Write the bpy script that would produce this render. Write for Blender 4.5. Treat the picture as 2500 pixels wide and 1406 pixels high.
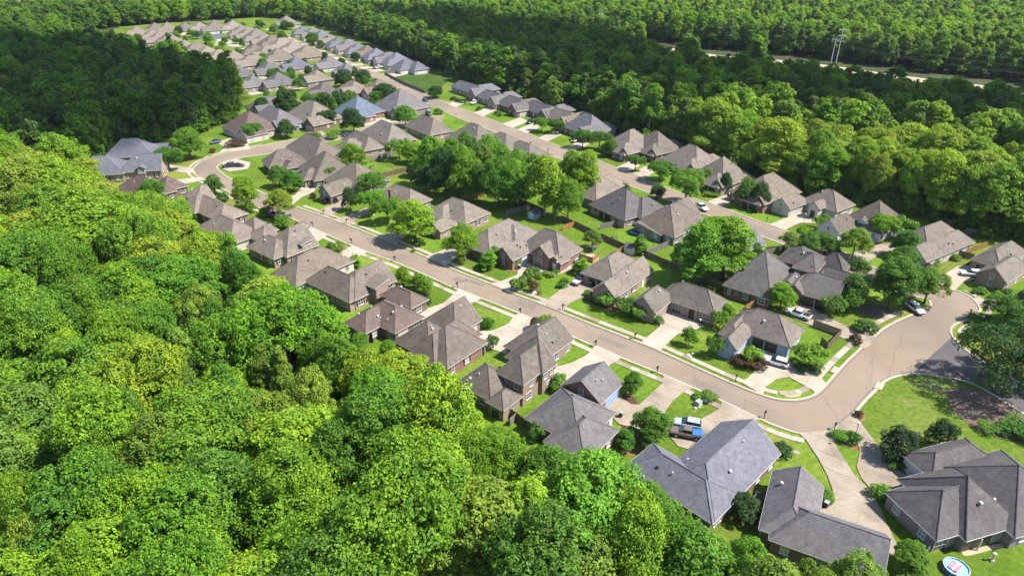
import bpy, bmesh, math, random
import numpy as np
from mathutils import Vector, Matrix
from mathutils.geometry import tessellate_polygon

for _o in list(bpy.data.objects):
    bpy.data.objects.remove(_o)
SC = bpy.context.scene
COL = SC.collection
R = math.radians

# ------------------------------------------------------------------ camera
FPX, HORIZON_Y, CAM_H = 1600.0, -160.0, 78.0          # focal length and horizon in photograph pixels, drone height in metres
PITCH = math.atan((703 - HORIZON_Y) / FPX)
cam_d = bpy.data.cameras.new('camera'); cam = bpy.data.objects.new('camera', cam_d); COL.objects.link(cam)
cam.location = (0, 0, CAM_H); cam.rotation_euler = (R(90) - PITCH, 0, 0)
cam_d.sensor_width = 36; cam_d.lens = 36 * FPX / 2500; cam_d.clip_start = 1; cam_d.clip_end = 6000
SC.camera = cam

# ------------------------------------------------------------------ light
SUN_EL, SUN_AZ_VEC = R(54), Vector((1.0, -0.16, 0)).normalized()      # towards the sun: right of the view, slightly behind
w = bpy.data.worlds.new('World'); SC.world = w; w.use_nodes = True
nt = w.node_tree; bg = nt.nodes['Background']
sky = nt.nodes.new('ShaderNodeTexSky'); sky.sky_type = 'NISHITA'; sky.sun_disc = False
sky.sun_elevation = SUN_EL; sky.sun_rotation = math.atan2(SUN_AZ_VEC.x, SUN_AZ_VEC.y)
sky.air_density = 1.0; sky.dust_density = 0.6
nt.links.new(sky.outputs[0], bg.inputs[0]); bg.inputs[1].default_value = 0.122
sun_d = bpy.data.lights.new('sun', 'SUN'); sun = bpy.data.objects.new('sun', sun_d); COL.objects.link(sun)
sun_d.energy = 4.9; sun_d.angle = R(0.53); sun_d.color = (1.0, 0.94, 0.85)
SUN_DIR = (SUN_AZ_VEC * math.cos(SUN_EL) + Vector((0, 0, math.sin(SUN_EL)))).normalized()
sun.rotation_euler = SUN_DIR.to_track_quat('Z', 'Y').to_euler()
vs = SC.view_settings; vs.view_transform = 'Standard'; vs.look = 'None'; vs.gamma = 1.0; vs.use_curve_mapping = False
vs.exposure = 1.06
cy = SC.cycles
cy.max_bounces = 5; cy.diffuse_bounces = 3; cy.glossy_bounces = 2; cy.transmission_bounces = 3; cy.transparent_max_bounces = 8
cy.caustics_reflective = False; cy.caustics_refractive = False

# ------------------------------------------------------------------ helpers
rng = random.Random(7)
CT, ST = math.cos(PITCH), math.sin(PITCH)

def P(x, y, z=0.0):
    """a point of the place, read off the photograph: pixel (x, y) at height z above the ground"""
    u, v = x - 1250.0, y - 703.0
    t = (CAM_H - z) / (v * CT + FPX * ST)
    return Vector((t * u, t * (FPX * CT - v * ST), z))

def PX(p):
    """where a point of the place falls in the photograph"""
    d = Vector(p) - Vector((0, 0, CAM_H))
    zc = d.y * CT - d.z * ST
    return (1250 + FPX * d.x / zc, 703 + FPX * (-d.y * ST - d.z * CT) / zc) if zc > 1 else (1e6, 1e6)

def mesh(name, verts, faces, mats=(), idx=None, smooth=False):
    m = bpy.data.meshes.new(name)
    m.from_pydata([tuple(v) for v in verts], [], faces)
    for k in mats: m.materials.append(M[k] if isinstance(k, str) else k)
    if idx is not None: m.polygons.foreach_set('material_index', idx)
    if smooth: m.polygons.foreach_set('use_smooth', [True] * len(m.polygons))
    m.update()
    return m

def obj(name, data, parent=None, loc=(0, 0, 0), rz=0.0, sc=None):
    o = bpy.data.objects.new(name, data); COL.objects.link(o)
    if parent is not None: o.parent = parent
    o.location = loc
    if rz: o.rotation_euler = (0, 0, rz)
    if sc is not None: o.scale = sc
    return o

def tag(o, label=None, cat=None, group=None, kind=None):
    if label: o['label'] = label
    if cat: o['category'] = cat
    if group: o['group'] = group
    if kind: o['kind'] = kind
    return o

class MB:
    """collects boxes and tubes for one mesh"""
    def __init__(s): s.v = []; s.f = []; s.i = []
    def box(s, x0, x1, y0, y1, z0, z1, mi=0, taper=0.0):
        n = len(s.v); t = taper
        s.v += [(x0, y0, z0), (x1, y0, z0), (x1, y1, z0), (x0, y1, z0), (x0 + t, y0 + t, z1), (x1 - t, y0 + t, z1), (x1 - t, y1 - t, z1), (x0 + t, y1 - t, z1)]
        s.f += [(n, n + 3, n + 2, n + 1), (n + 4, n + 5, n + 6, n + 7), (n, n + 1, n + 5, n + 4), (n + 1, n + 2, n + 6, n + 5), (n + 2, n + 3, n + 7, n + 6), (n + 3, n, n + 4, n + 7)]
        s.i += [mi] * 6; return s
    def tube(s, pts, rad, seg=6, mi=0, cap=True):
        n0 = len(s.v); pts = [Vector(p) for p in pts]
        for k, p in enumerate(pts):
            d = (pts[min(k + 1, len(pts) - 1)] - pts[max(k - 1, 0)]).normalized()
            a = d.orthogonal().normalized(); b = d.cross(a)
            r = rad[k] if isinstance(rad, (list, tuple)) else rad
            for j in range(seg):
                q = 2 * math.pi * j / seg
                s.v.append(tuple(p + a * (r * math.cos(q)) + b * (r * math.sin(q))))
        for k in range(len(pts) - 1):
            for j in range(seg):
                a0 = n0 + k * seg + j; a1 = n0 + k * seg + (j + 1) % seg
                s.f.append((a0, a1, a1 + seg, a0 + seg)); s.i.append(mi)
        if cap:
            s.f.append(tuple(n0 + (len(pts) - 1) * seg + j for j in range(seg))); s.i.append(mi)
            s.f.append(tuple(n0 + j for j in reversed(range(seg)))); s.i.append(mi)
        return s
    def mesh(s, name, mats, smooth=False): return mesh(name, s.v, s.f, mats, s.i, smooth)

# ------------------------------------------------------------------ materials
M = {}
def mat(name):
    m = bpy.data.materials.new(name); m.use_nodes = True
    M[name] = m
    return m, m.node_tree, m.node_tree.nodes['Principled BSDF']

def node(nt, t, **kw):
    n = nt.nodes.new(t)
    for k, v in kw.items(): setattr(n, k, v)
    return n

def noise_mix(nt, c1, c2, scale, detail=4, lo=0.35, hi=0.65, coord='Object', prev=None, stretch=None):
    """colour that wanders between c1 and c2; prev: a colour socket used in place of c1"""
    tc = node(nt, 'ShaderNodeTexCoord')
    n = node(nt, 'ShaderNodeTexNoise'); n.inputs['Scale'].default_value = scale; n.inputs['Detail'].default_value = detail
    if stretch:
        mp = node(nt, 'ShaderNodeMapping'); mp.inputs['Scale'].default_value = stretch
        nt.links.new(tc.outputs[coord], mp.inputs[0]); nt.links.new(mp.outputs[0], n.inputs['Vector'])
    else:
        nt.links.new(tc.outputs[coord], n.inputs['Vector'])
    r = node(nt, 'ShaderNodeMapRange'); r.inputs[1].default_value = lo; r.inputs[2].default_value = hi
    nt.links.new(n.outputs[0], r.inputs[0])
    mx = node(nt, 'ShaderNodeMix', data_type='RGBA')
    nt.links.new(r.outputs[0], mx.inputs[0])
    if prev is not None: nt.links.new(prev, mx.inputs[6])
    else: mx.inputs[6].default_value = (*c1, 1)
    mx.inputs[7].default_value = (*c2, 1)
    return mx.outputs[2]

def speckle(nt, col, scale, amount, coord='Object'):
    """fine grain: multiplies a colour by 1 +- amount"""
    tc = node(nt, 'ShaderNodeTexCoord'); n = node(nt, 'ShaderNodeTexNoise'); n.inputs['Scale'].default_value = scale; n.inputs['Detail'].default_value = 2
    nt.links.new(tc.outputs[coord], n.inputs['Vector'])
    r = node(nt, 'ShaderNodeMapRange'); r.inputs[1].default_value = 0.3; r.inputs[2].default_value = 0.7
    r.inputs[3].default_value = 1 - amount; r.inputs[4].default_value = 1 + amount
    nt.links.new(n.outputs[0], r.inputs[0])
    v = node(nt, 'ShaderNodeVectorMath', operation='SCALE'); nt.links.new(col, v.inputs[0]); nt.links.new(r.outputs[0], v.inputs['Scale'])
    return v.outputs[0]

def surface(name, c1, c2, scale, grain=(0, 0), rough=0.85, c3=None, s3=0.05, coord='Object', spec=0.3, lo3=0.5, hi3=0.75, stretch=None):
    m, nt, b = mat(name)
    c = noise_mix(nt, c1, c2, scale, coord=coord, stretch=stretch)
    if c3: c = noise_mix(nt, None, c3, s3, detail=5, lo=lo3, hi=hi3, coord=coord, prev=c)
    if grain[1]: c = speckle(nt, c, grain[0], grain[1], coord)
    nt.links.new(c, b.inputs['Base Color']); b.inputs['Roughness'].default_value = rough; b.inputs['Specular IOR Level'].default_value = spec
    return m

surface('forest_floor', (0.030, 0.050, 0.012), (0.045, 0.048, 0.018), 0.15)
def lawn_mat():
    # grass whose tone changes from yard to yard, with mowing bands and worn spots
    m, nt, b = mat('lawn')
    c = noise_mix(nt, (0.076, 0.140, 0.011), (0.106, 0.168, 0.019), 0.12)
    c = noise_mix(nt, None, (0.150, 0.165, 0.034), 0.035, detail=5, lo=0.52, hi=0.72, prev=c)
    c = noise_mix(nt, None, (0.190, 0.165, 0.075), 0.22, detail=6, lo=0.66, hi=0.80, prev=c)
    tc = node(nt, 'ShaderNodeTexCoord')
    vo = node(nt, 'ShaderNodeTexVoronoi'); vo.inputs['Scale'].default_value = 0.052; nt.links.new(tc.outputs['Object'], vo.inputs['Vector'])
    sp = node(nt, 'ShaderNodeSeparateColor'); nt.links.new(vo.outputs['Color'], sp.inputs[0])
    mr = node(nt, 'ShaderNodeMapRange'); mr.inputs[3].default_value = 0.80; mr.inputs[4].default_value = 1.18; nt.links.new(sp.outputs[0], mr.inputs[0])
    mp = node(nt, 'ShaderNodeMapping'); mp.inputs['Rotation'].default_value = (0, 0, R(51)); nt.links.new(tc.outputs['Object'], mp.inputs[0])
    wv = node(nt, 'ShaderNodeTexWave'); wv.inputs['Scale'].default_value = 0.22; wv.inputs['Distortion'].default_value = 1.2; wv.inputs['Detail'].default_value = 2; nt.links.new(mp.outputs[0], wv.inputs['Vector'])
    m2 = node(nt, 'ShaderNodeMapRange'); m2.inputs[3].default_value = 0.94; m2.inputs[4].default_value = 1.06; nt.links.new(wv.outputs['Fac'], m2.inputs[0])
    mu = node(nt, 'ShaderNodeMath', operation='MULTIPLY'); nt.links.new(mr.outputs[0], mu.inputs[0]); nt.links.new(m2.outputs[0], mu.inputs[1])
    v = node(nt, 'ShaderNodeVectorMath', operation='SCALE'); nt.links.new(c, v.inputs[0]); nt.links.new(mu.outputs[0], v.inputs['Scale'])
    c = speckle(nt, v.outputs[0], 1.1, 0.22)
    nt.links.new(c, b.inputs['Base Color']); b.inputs['Roughness'].default_value = 0.95; b.inputs['Specular IOR Level'].default_value = 0.1
lawn_mat()
surface('dry_lawn', (0.068, 0.128, 0.011), (0.115, 0.150, 0.026), 0.075, (1.2, 0.25), 0.95, (0.235, 0.205, 0.105), 0.11, lo3=0.56, hi3=0.76, spec=0.1)
surface('meadow', (0.033, 0.074, 0.009), (0.059, 0.089, 0.018), 0.10, (1.5, 0.3), 0.95, spec=0.1)
surface('asphalt', (0.198, 0.154, 0.113), (0.230, 0.182, 0.137), 0.09, (5, 0.10), 0.9, (0.160, 0.134, 0.110), 0.035, lo3=0.5, hi3=0.7)
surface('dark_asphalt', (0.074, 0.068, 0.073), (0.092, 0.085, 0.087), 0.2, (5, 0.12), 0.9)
surface('concrete', (0.318, 0.274, 0.215), (0.370, 0.326, 0.266), 0.22, (3, 0.08), 0.9, (0.244, 0.207, 0.163), 0.10, lo3=0.55, hi3=0.75)
surface('old_concrete', (0.244, 0.200, 0.148), (0.296, 0.252, 0.200), 0.22, (3, 0.10), 0.9, (0.163, 0.133, 0.104), 0.16, lo3=0.5, hi3=0.72)
surface('kerb', (0.311, 0.266, 0.207), (0.370, 0.333, 0.266), 0.35, (3, 0.1), 0.9)
surface('mulch', (0.059, 0.030, 0.019), (0.089, 0.046, 0.031), 1.5, (6, 0.3), 1.0)
surface('bare_soil', (0.105, 0.078, 0.058), (0.140, 0.104, 0.078), 0.25, (4, 0.2), 1.0)
surface('straw', (0.178, 0.096, 0.044), (0.222, 0.126, 0.067), 0.8, (5, 0.2), 1.0)
surface('gravel', (0.340, 0.266, 0.178), (0.407, 0.326, 0.222), 0.2, (3, 0.1), 1.0)

def roof_mat(name, c, streak):
    m, nt, b = mat(name)
    k = [x * 0.92 for x in c]; l = [min(1, x * 1.07) for x in c]
    col = noise_mix(nt, k, l, 0.35, detail=6)
    col = noise_mix(nt, None, [x * 0.66 for x in c], 0.7, detail=5, lo=0.52, hi=0.84, prev=col, stretch=(1.0, 1.0, 0.10)) if streak else col
    col = noise_mix(nt, None, [x * 1.09 for x in c], 0.16, detail=3, lo=0.52, hi=0.72, prev=col)
    col = speckle(nt, col, 1.3, 0.17); col = speckle(nt, col, 4.0, 0.14)
    tc = node(nt, 'ShaderNodeTexCoord'); wv = node(nt, 'ShaderNodeTexWave', bands_direction='Z', wave_profile='SAW')
    wv.inputs['Scale'].default_value = 1.1; wv.inputs['Distortion'].default_value = 0.6; wv.inputs['Detail Scale'].default_value = 4
    nt.links.new(tc.outputs['Object'], wv.inputs['Vector'])
    bp = node(nt, 'ShaderNodeBump'); bp.inputs['Strength'].default_value = 0.25; bp.inputs['Distance'].default_value = 0.03
    nt.links.new(wv.outputs['Fac'], bp.inputs['Height']); nt.links.new(bp.outputs[0], b.inputs['Normal'])
    inf = node(nt, 'ShaderNodeObjectInfo'); tn = node(nt, 'ShaderNodeVectorMath', operation='MULTIPLY'); nt.links.new(col, tn.inputs[0]); nt.links.new(inf.outputs['Color'], tn.inputs[1]); col = tn.outputs[0]   # each house its own batch of shingles
    nt.links.new(col, b.inputs['Base Color']); b.inputs['Roughness'].default_value = 0.85; b.inputs['Specular IOR Level'].default_value = 0.35
roof_mat('roof_taupe', (0.141, 0.119, 0.098), True)
roof_mat('roof_brown', (0.108, 0.090, 0.074), True)
roof_mat('roof_grey', (0.116, 0.110, 0.114), True)
roof_mat('roof_slate', (0.110, 0.114, 0.134), False)
roof_mat('roof_charcoal', (0.090, 0.082, 0.080), True)
roof_mat('roof_red', (0.122, 0.088, 0.078), True)
roof_mat('roof_blue', (0.096, 0.118, 0.152), False)
roof_mat('roof_sand', (0.178, 0.150, 0.124), True)

def brick_mat(name, c1, c2, mortar, sc=4.5):
    m, nt, b = mat(name)
    tc = node(nt, 'ShaderNodeTexCoord'); bt = node(nt, 'ShaderNodeTexBrick')
    sx = node(nt, 'ShaderNodeSeparateXYZ'); cx = node(nt, 'ShaderNodeCombineXYZ'); ad = node(nt, 'ShaderNodeMath', operation='ADD')
    nt.links.new(tc.outputs['Object'], sx.inputs[0]); nt.links.new(sx.outputs[0], ad.inputs[0]); nt.links.new(sx.outputs[1], ad.inputs[1])
    nt.links.new(ad.outputs[0], cx.inputs[0]); nt.links.new(sx.outputs[2], cx.inputs[1]); nt.links.new(cx.outputs[0], bt.inputs['Vector'])
    bt.inputs['Color1'].default_value = (*c1, 1); bt.inputs['Color2'].default_value = (*c2, 1); bt.inputs['Mortar'].default_value = (*mortar, 1)
    bt.inputs['Scale'].default_value = sc; bt.inputs['Mortar Size'].default_value = 0.03
    c = noise_mix(nt, None, [x * 0.7 for x in c1], 0.9, lo=0.5, hi=0.8, prev=bt.outputs[0])
    nt.links.new(c, b.inputs['Base Color']); b.inputs['Roughness'].default_value = 0.9
brick_mat('red_brick', (0.222, 0.092, 0.063), (0.163, 0.067, 0.048), (0.266, 0.222, 0.185))
brick_mat('pink_brick', (0.311, 0.200, 0.155), (0.244, 0.148, 0.115), (0.355, 0.311, 0.266))
brick_mat('brown_brick', (0.148, 0.089, 0.063), (0.107, 0.065, 0.048), (0.222, 0.185, 0.148))
brick_mat('tan_stone', (0.266, 0.192, 0.126), (0.192, 0.133, 0.089), (0.311, 0.259, 0.192), 2.2)
brick_mat('grey_brick', (0.222, 0.196, 0.174), (0.174, 0.152, 0.133), (0.266, 0.244, 0.215))
surface('stucco', (0.444, 0.400, 0.333), (0.488, 0.451, 0.392), 0.6, (3, 0.05))
surface('blue_siding', (0.266, 0.348, 0.459), (0.296, 0.377, 0.488), 1.0)
surface('white_siding', (0.503, 0.511, 0.518), (0.548, 0.548, 0.548), 1.0)
surface('trim', (0.459, 0.429, 0.385), (0.518, 0.488, 0.444), 1.0, rough=0.6)
surface('tan_trim', (0.266, 0.222, 0.178), (0.296, 0.252, 0.207), 1.0, rough=0.6)
surface('white_paint', (0.562, 0.562, 0.548), (0.592, 0.592, 0.585), 2.0, rough=0.5)
surface('blue_paint', (0.222, 0.311, 0.488), (0.252, 0.340, 0.518), 2.0, rough=0.5)
surface('dark_wood', (0.044, 0.028, 0.021), (0.063, 0.041, 0.030), 2.0, rough=0.6)
surface('shutter_paint', (0.033, 0.021, 0.018), (0.044, 0.030, 0.026), 2.0, rough=0.6)
surface('new_fence', (0.311, 0.163, 0.063), (0.252, 0.126, 0.048), 1.2, (5, 0.15))
surface('old_fence', (0.155, 0.115, 0.078), (0.111, 0.083, 0.059), 0.9, (5, 0.2))
surface('grey_fence', (0.185, 0.174, 0.159), (0.141, 0.130, 0.118), 0.9, (5, 0.2))
surface('bark', (0.070, 0.052, 0.037), (0.111, 0.089, 0.070), 2.5, rough=1)
surface('pale_bark', (0.266, 0.237, 0.200), (0.340, 0.311, 0.274), 2.5, rough=1)
surface('metal_grey', (0.266, 0.274, 0.281), (0.326, 0.333, 0.340), 1.5, rough=0.5)
surface('black_paint', (0.013, 0.013, 0.015), (0.022, 0.022, 0.024), 2.0, rough=0.4, spec=0.5)
surface('rubber', (0.013, 0.013, 0.013), (0.022, 0.022, 0.022), 2.0, rough=0.9)
surface('pool_blue', (0.037, 0.118, 0.370), (0.044, 0.148, 0.429), 2.0, rough=0.4)
surface('pink_vinyl', (0.555, 0.163, 0.237), (0.592, 0.252, 0.311), 3.0, rough=0.4)
surface('terracotta', (0.296, 0.126, 0.052), (0.333, 0.148, 0.067), 3.0)
surface('steel', (0.385, 0.400, 0.422), (0.444, 0.459, 0.481), 1.0, rough=0.5)
def plain(name, c, rough=0.4, metal=0.0, spec=0.5, coat=0.0):
    m, nt, b = mat(name); b.inputs['Base Color'].default_value = (*c, 1); b.inputs['Roughness'].default_value = rough
    b.inputs['Metallic'].default_value = metal; b.inputs['Specular IOR Level'].default_value = spec; b.inputs['Coat Weight'].default_value = coat
plain('glass', (0.035, 0.045, 0.058), 0.06, 0, 0.9)
plain('blind_glass', (0.30, 0.31, 0.31), 0.15, 0, 0.8)
plain('car_glass', (0.02, 0.026, 0.032), 0.05, 0, 0.9)
plain('pool_water', (0.22, 0.52, 0.66), 0.05, 0, 0.8)
plain('wire', (0.16, 0.17, 0.18), 0.6)
plain('rim', (0.42, 0.43, 0.45), 0.3, 0.8)
plain('lamp_lens', (0.75, 0.75, 0.72), 0.2)
plain('tail_red', (0.32, 0.02, 0.02), 0.3)
for k, c in {'white': (0.78, 0.78, 0.78), 'silver': (0.42, 0.45, 0.48), 'navy': (0.022, 0.035, 0.085), 'black': (0.016, 0.017, 0.02), 'maroon': (0.20, 0.018, 0.055),
             'bronze': (0.135, 0.105, 0.080), 'skyblue': (0.34, 0.46, 0.58), 'bluegrey': (0.10, 0.13, 0.18), 'blue': (0.03, 0.075, 0.24), 'yellow': (0.62, 0.45, 0.05)}.items():
    plain('car_' + k, c, 0.32, 0.0, 0.5, 0.6)

def leaf_mat(name, col=None, trans=0.32, ramp=None, vary=0.30):
    """leaf: the object's own colour (or a ramp picked per tree), each leaf a little different, some light through it"""
    m = bpy.data.materials.new(name); m.use_nodes = True; M[name] = m
    nt = m.node_tree; nt.nodes.clear()
    out = node(nt, 'ShaderNodeOutputMaterial'); geo = node(nt, 'ShaderNodeNewGeometry'); info = node(nt, 'ShaderNodeObjectInfo')
    if ramp:
        rp = node(nt, 'ShaderNodeValToRGB'); el = rp.color_ramp.elements
        while len(el) < len(ramp): el.new(0.5)
        for i, c in enumerate(ramp): el[i].position = i / (len(ramp) - 1); el[i].color = (*c, 1)
        nt.links.new(info.outputs['Random'], rp.inputs[0]); base = rp.outputs[0]
    elif col:
        rgb = node(nt, 'ShaderNodeRGB'); rgb.outputs[0].default_value = (*col, 1); base = rgb.outputs[0]
    else: base = info.outputs['Color']
    mr = node(nt, 'ShaderNodeMapRange'); mr.inputs[3].default_value = 1 - vary; mr.inputs[4].default_value = 1 + vary
    nt.links.new(geo.outputs['Random Per Island'], mr.inputs[0])
    # sprays of older and younger leaf within one crown
    tc = node(nt, 'ShaderNodeTexCoord'); nz = node(nt, 'ShaderNodeTexNoise'); nz.inputs['Scale'].default_value = 0.45; nz.inputs['Detail'].default_value = 2; nt.links.new(tc.outputs['Object'], nz.inputs['Vector'])
    nr_ = node(nt, 'ShaderNodeMapRange'); nr_.inputs[1].default_value = 0.35; nr_.inputs[2].default_value = 0.65; nt.links.new(nz.outputs[0], nr_.inputs[0])
    young = node(nt, 'ShaderNodeMix', data_type='RGBA'); young.inputs[6].default_value = (0.66, 0.78, 0.9, 1); young.inputs[7].default_value = (1.20, 1.16, 1.0, 1); nt.links.new(nr_.outputs[0], young.inputs[0])
    bm_ = node(nt, 'ShaderNodeVectorMath', operation='MULTIPLY'); nt.links.new(base, bm_.inputs[0]); nt.links.new(young.outputs[2], bm_.inputs[1]); base = bm_.outputs[0]
    sc = node(nt, 'ShaderNodeVectorMath', operation='SCALE'); nt.links.new(base, sc.inputs[0]); nt.links.new(mr.outputs[0], sc.inputs['Scale'])
    d = node(nt, 'ShaderNodeBsdfPrincipled'); d.inputs['Roughness'].default_value = 0.6; d.inputs['Specular IOR Level'].default_value = 0.25
    t = node(nt, 'ShaderNodeBsdfTranslucent'); mx = node(nt, 'ShaderNodeMixShader'); mx.inputs[0].default_value = trans
    br = node(nt, 'ShaderNodeVectorMath', operation='MULTIPLY'); br.inputs[1].default_value = (1.5, 1.35, 0.8); nt.links.new(sc.outputs[0], br.inputs[0])
    nt.links.new(sc.outputs[0], d.inputs['Base Color']); nt.links.new(br.outputs[0], t.inputs['Color'])
    nt.links.new(d.outputs[0], mx.inputs[1]); nt.links.new(t.outputs[0], mx.inputs[2]); nt.links.new(mx.outputs[0], out.inputs[0])
leaf_mat('leaf')
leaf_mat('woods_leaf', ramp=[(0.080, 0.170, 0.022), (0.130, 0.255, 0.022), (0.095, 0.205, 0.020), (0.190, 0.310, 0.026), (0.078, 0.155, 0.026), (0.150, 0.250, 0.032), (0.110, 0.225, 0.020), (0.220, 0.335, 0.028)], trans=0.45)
leaf_mat('sunny_leaf', ramp=[(0.150, 0.285, 0.018), (0.220, 0.355, 0.022), (0.130, 0.265, 0.018), (0.250, 0.375, 0.026), (0.180, 0.315, 0.020)], trans=0.45)  # brighter copy of the woods leaf: sunlight put into the colour
leaf_mat('woods_needle', ramp=[(0.058, 0.115, 0.028), (0.100, 0.160, 0.034), (0.075, 0.135, 0.026)], trans=0.3)
leaf_mat('flower', col=(0.78, 0.76, 0.66), trans=0.2, vary=0.1)

# ------------------------------------------------------------------ ground, roads, pavements
def smooth(pts, n=6):
    """Catmull-Rom through a list of ground points"""
    pts = [Vector((p[0], p[1])) for p in pts]
    if len(pts) < 3: return pts
    q = [pts[0] * 2 - pts[1]] + pts + [pts[-1] * 2 - pts[-2]]
    out = []
    for i in range(1, len(q) - 2):
        a, b, c, d = q[i - 1], q[i], q[i + 1], q[i + 2]
        for k in range(n):
            t = k / n
            out.append(0.5 * ((2 * b) + (c - a) * t + (2 * a - 5 * b + 4 * c - d) * t * t + (3 * b - a - 3 * c + d) * t ** 3))
    out.append(pts[-1]); return out

def ground_line(px, n=6): return smooth([P(*p) for p in px], n)

def offset(line, d):
    """the line moved d metres to its left"""
    out = []
    for i, p in enumerate(line):
        t = (line[min(i + 1, len(line) - 1)] - line[max(i - 1, 0)])
        if t.length < 1e-6: t = Vector((1, 0))
        t.normalize(); out.append(p + Vector((-t.y, t.x)) * d)
    return out

def resample(line, step):
    out = [line[0]]; acc = 0.0
    for a, b in zip(line, line[1:]):
        L = (b - a).length; pos = step - acc
        while pos <= L:
            out.append(a + (b - a) * (pos / L)); pos += step
        acc = (acc + L) % step if L else acc
    return out

def poly_area(pts): return 0.5 * sum(a[0] * b[1] - b[0] * a[1] for a, b in zip(pts, pts[1:] + pts[:1]))
def inside(p, poly):
    x, y = p[0], p[1]; c = False; j = len(poly) - 1
    for i in range(len(poly)):
        xi, yi = poly[i][0], poly[i][1]; xj, yj = poly[j][0], poly[j][1]
        if (yi > y) != (yj > y) and x < (xj - xi) * (y - yi) / (yj - yi) + xi: c = not c
        j = i
    return c

def sheet(name, pts, z, matname, thick=0.0):
    pts = list(pts)
    if poly_area(pts) < 0: pts.reverse()
    v = [(p[0], p[1], z) for p in pts]
    tri = tessellate_polygon([[Vector(x) for x in v]])
    f = []
    for a, b, c in tri:
        n = (Vector(v[b]) - Vector(v[a])).cross(Vector(v[c]) - Vector(v[a]))
        f.append((a, b, c) if n.z > 0 else (a, c, b))
    if thick:
        n = len(v); v += [(p[0], p[1], z - thick) for p in pts]
        f += [(i, (i + 1) % n + 0, (i + 1) % n + n, i + n)[::-1] for i in range(n)]
    return mesh(name, v, f, [matname])

def ribbon(name, la, lb, z, matname, thick=0.12):
    n = min(len(la), len(lb)); v = []; f = []
    for i in range(n):
        a, b = la[i], lb[i]
        v += [(a.x, a.y, z), (b.x, b.y, z), (a.x, a.y, z - thick), (b.x, b.y, z - thick)]
    for i in range(n - 1):
        k = 4 * i
        f += [(k, k + 1, k + 5, k + 4), (k, k + 4, k + 6, k + 2), (k + 1, k + 3, k + 7, k + 5)]
    m = mesh(name, v, f, [matname])
    return m

# the wide ground under everything, as far as the horizon
G_ = obj('ground', mesh('ground', [(-3500, -300, -0.30), (3500, -300, -0.30), (3500, 5000, -0.30), (-3500, 5000, -0.30)], [(0, 1, 2, 3)], ['forest_floor'])); tag(G_, kind='structure')
LAWN_PX = [(180, 470), (205, 420), (330, 350), (470, 330), (560, 290), (590, 235), (480, 190), (300, 125), (195, 108), (225, 84), (300, 66), (420, 55), (560, 48), (640, 42), (735, 50), (860, 88),
           (1010, 146), (1100, 175), (1200, 215), (1330, 268), (1480, 320), (1600, 345), (1720, 375), (1850, 425), (1990, 470), (2120, 490), (2240, 525), (2380, 560), (2600, 600), (2900, 800), (2900, 1500),
           (2100, 1500), (1900, 1430), (1600, 1330), (1380, 1240), (1230, 1180), (1130, 1100), (1000, 1010), (880, 930), (780, 830), (690, 760), (560, 680), (430, 590), (330, 530), (230, 510)]
tag(obj('lawn', sheet('lawn', [P(*p) for p in LAWN_PX], 0.0, 'lawn')), kind='structure')
tag(obj('meadow', sheet('meadow', ground_line([(952, 182), (985, 178), (1040, 176), (1090, 186), (1116, 194), (1085, 205), (1070, 232), (1040, 228), (1000, 208)], 4), 0.012, 'meadow')), kind='structure')
tag(obj('lawn', sheet('green', ground_line([(2145, 940), (2200, 922), (2300, 926), (2380, 946), (2520, 1010), (2700, 1150), (2560, 1230), (2400, 1160), (2260, 1120), (2180, 1110), (2110, 1040), (2100, 1000)], 4), 0.012, 'dry_lawn')), kind='structure')
tag(obj('planting_bed', sheet('bed', ground_line([(2310, 955), (2340, 945), (2420, 960), (2530, 1000), (2560, 1060), (2500, 1075), (2430, 1066), (2370, 1040), (2325, 1005)], 4), 0.024, 'bare_soil')), kind='structure')

MAIN_IN = [(728, 508), (785, 527), (841, 548), (935, 585), (1035, 626), (1112, 661), (1192, 692), (1246, 715), (1306, 737), (1370, 763), (1463, 800), (1562, 838), (1608, 857), (1688, 893), (1785, 936), (1861, 966), (1913, 978), (1962, 976), (1995, 963),
           (2021, 939), (2069, 885), (2130, 829), (2170, 797), (2227, 770), (2261, 757), (2275, 745), (2270, 731)]
MAIN_OUT = [(711, 532), (796, 571), (893, 613), (967, 640), (1040, 671), (1118, 706), (1174, 727), (1271, 765), (1317, 784), (1456, 846), (1527, 876), (1621, 914), (1684, 941), (1769, 980), (1858, 1022), (1900, 1040), (1948, 1055), (1988, 1059), (2024, 1052), (2056, 1031), (2084, 1006),
            (2107, 979), (2136, 950), (2156, 931), (2184, 918), (2227, 911)]
MAIN_OUT2 = [(2324, 822), (2318, 806), (2330, 791), (2369, 777), (2389, 760), (2386, 745), (2369, 727), (2338, 712), (2295, 700)]
BEND_OUT = [(1084, 284), (1033, 288), (964, 299), (900, 310), (839, 323), (737, 338), (644, 355), (590, 367), (544, 376), (510, 387), (485, 400), (472, 417), (485, 432), (513, 446), (553, 466), (610, 497), (660, 517), (711, 532)]
BEND_IN = [(1079, 297), (1020, 304), (960, 315), (900, 328), (850, 338), (760, 353), (667, 374), (600, 384), (560, 392), (535, 402), (529, 411), (540, 423), (561, 437), (600, 453), (660, 481), (700, 497), (728, 508)]
ROAD2_R = [(700, 84), (722, 98), (759, 114), (799, 131), (840, 146), (885, 162), (913, 175), (950, 193), (1007, 218), (1047, 235), (1081, 250), (1155, 276), (1206, 296), (1266, 319), (1314, 338), (1376, 362), (1431, 382), (1499, 409), (1565, 436), (1640, 465), (1707, 490), (1761, 508), (1820, 529), (1883, 551), (1940, 572), (2000, 594), (2070, 622), (2136, 655), (2210, 680), (2295, 700)]
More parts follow.
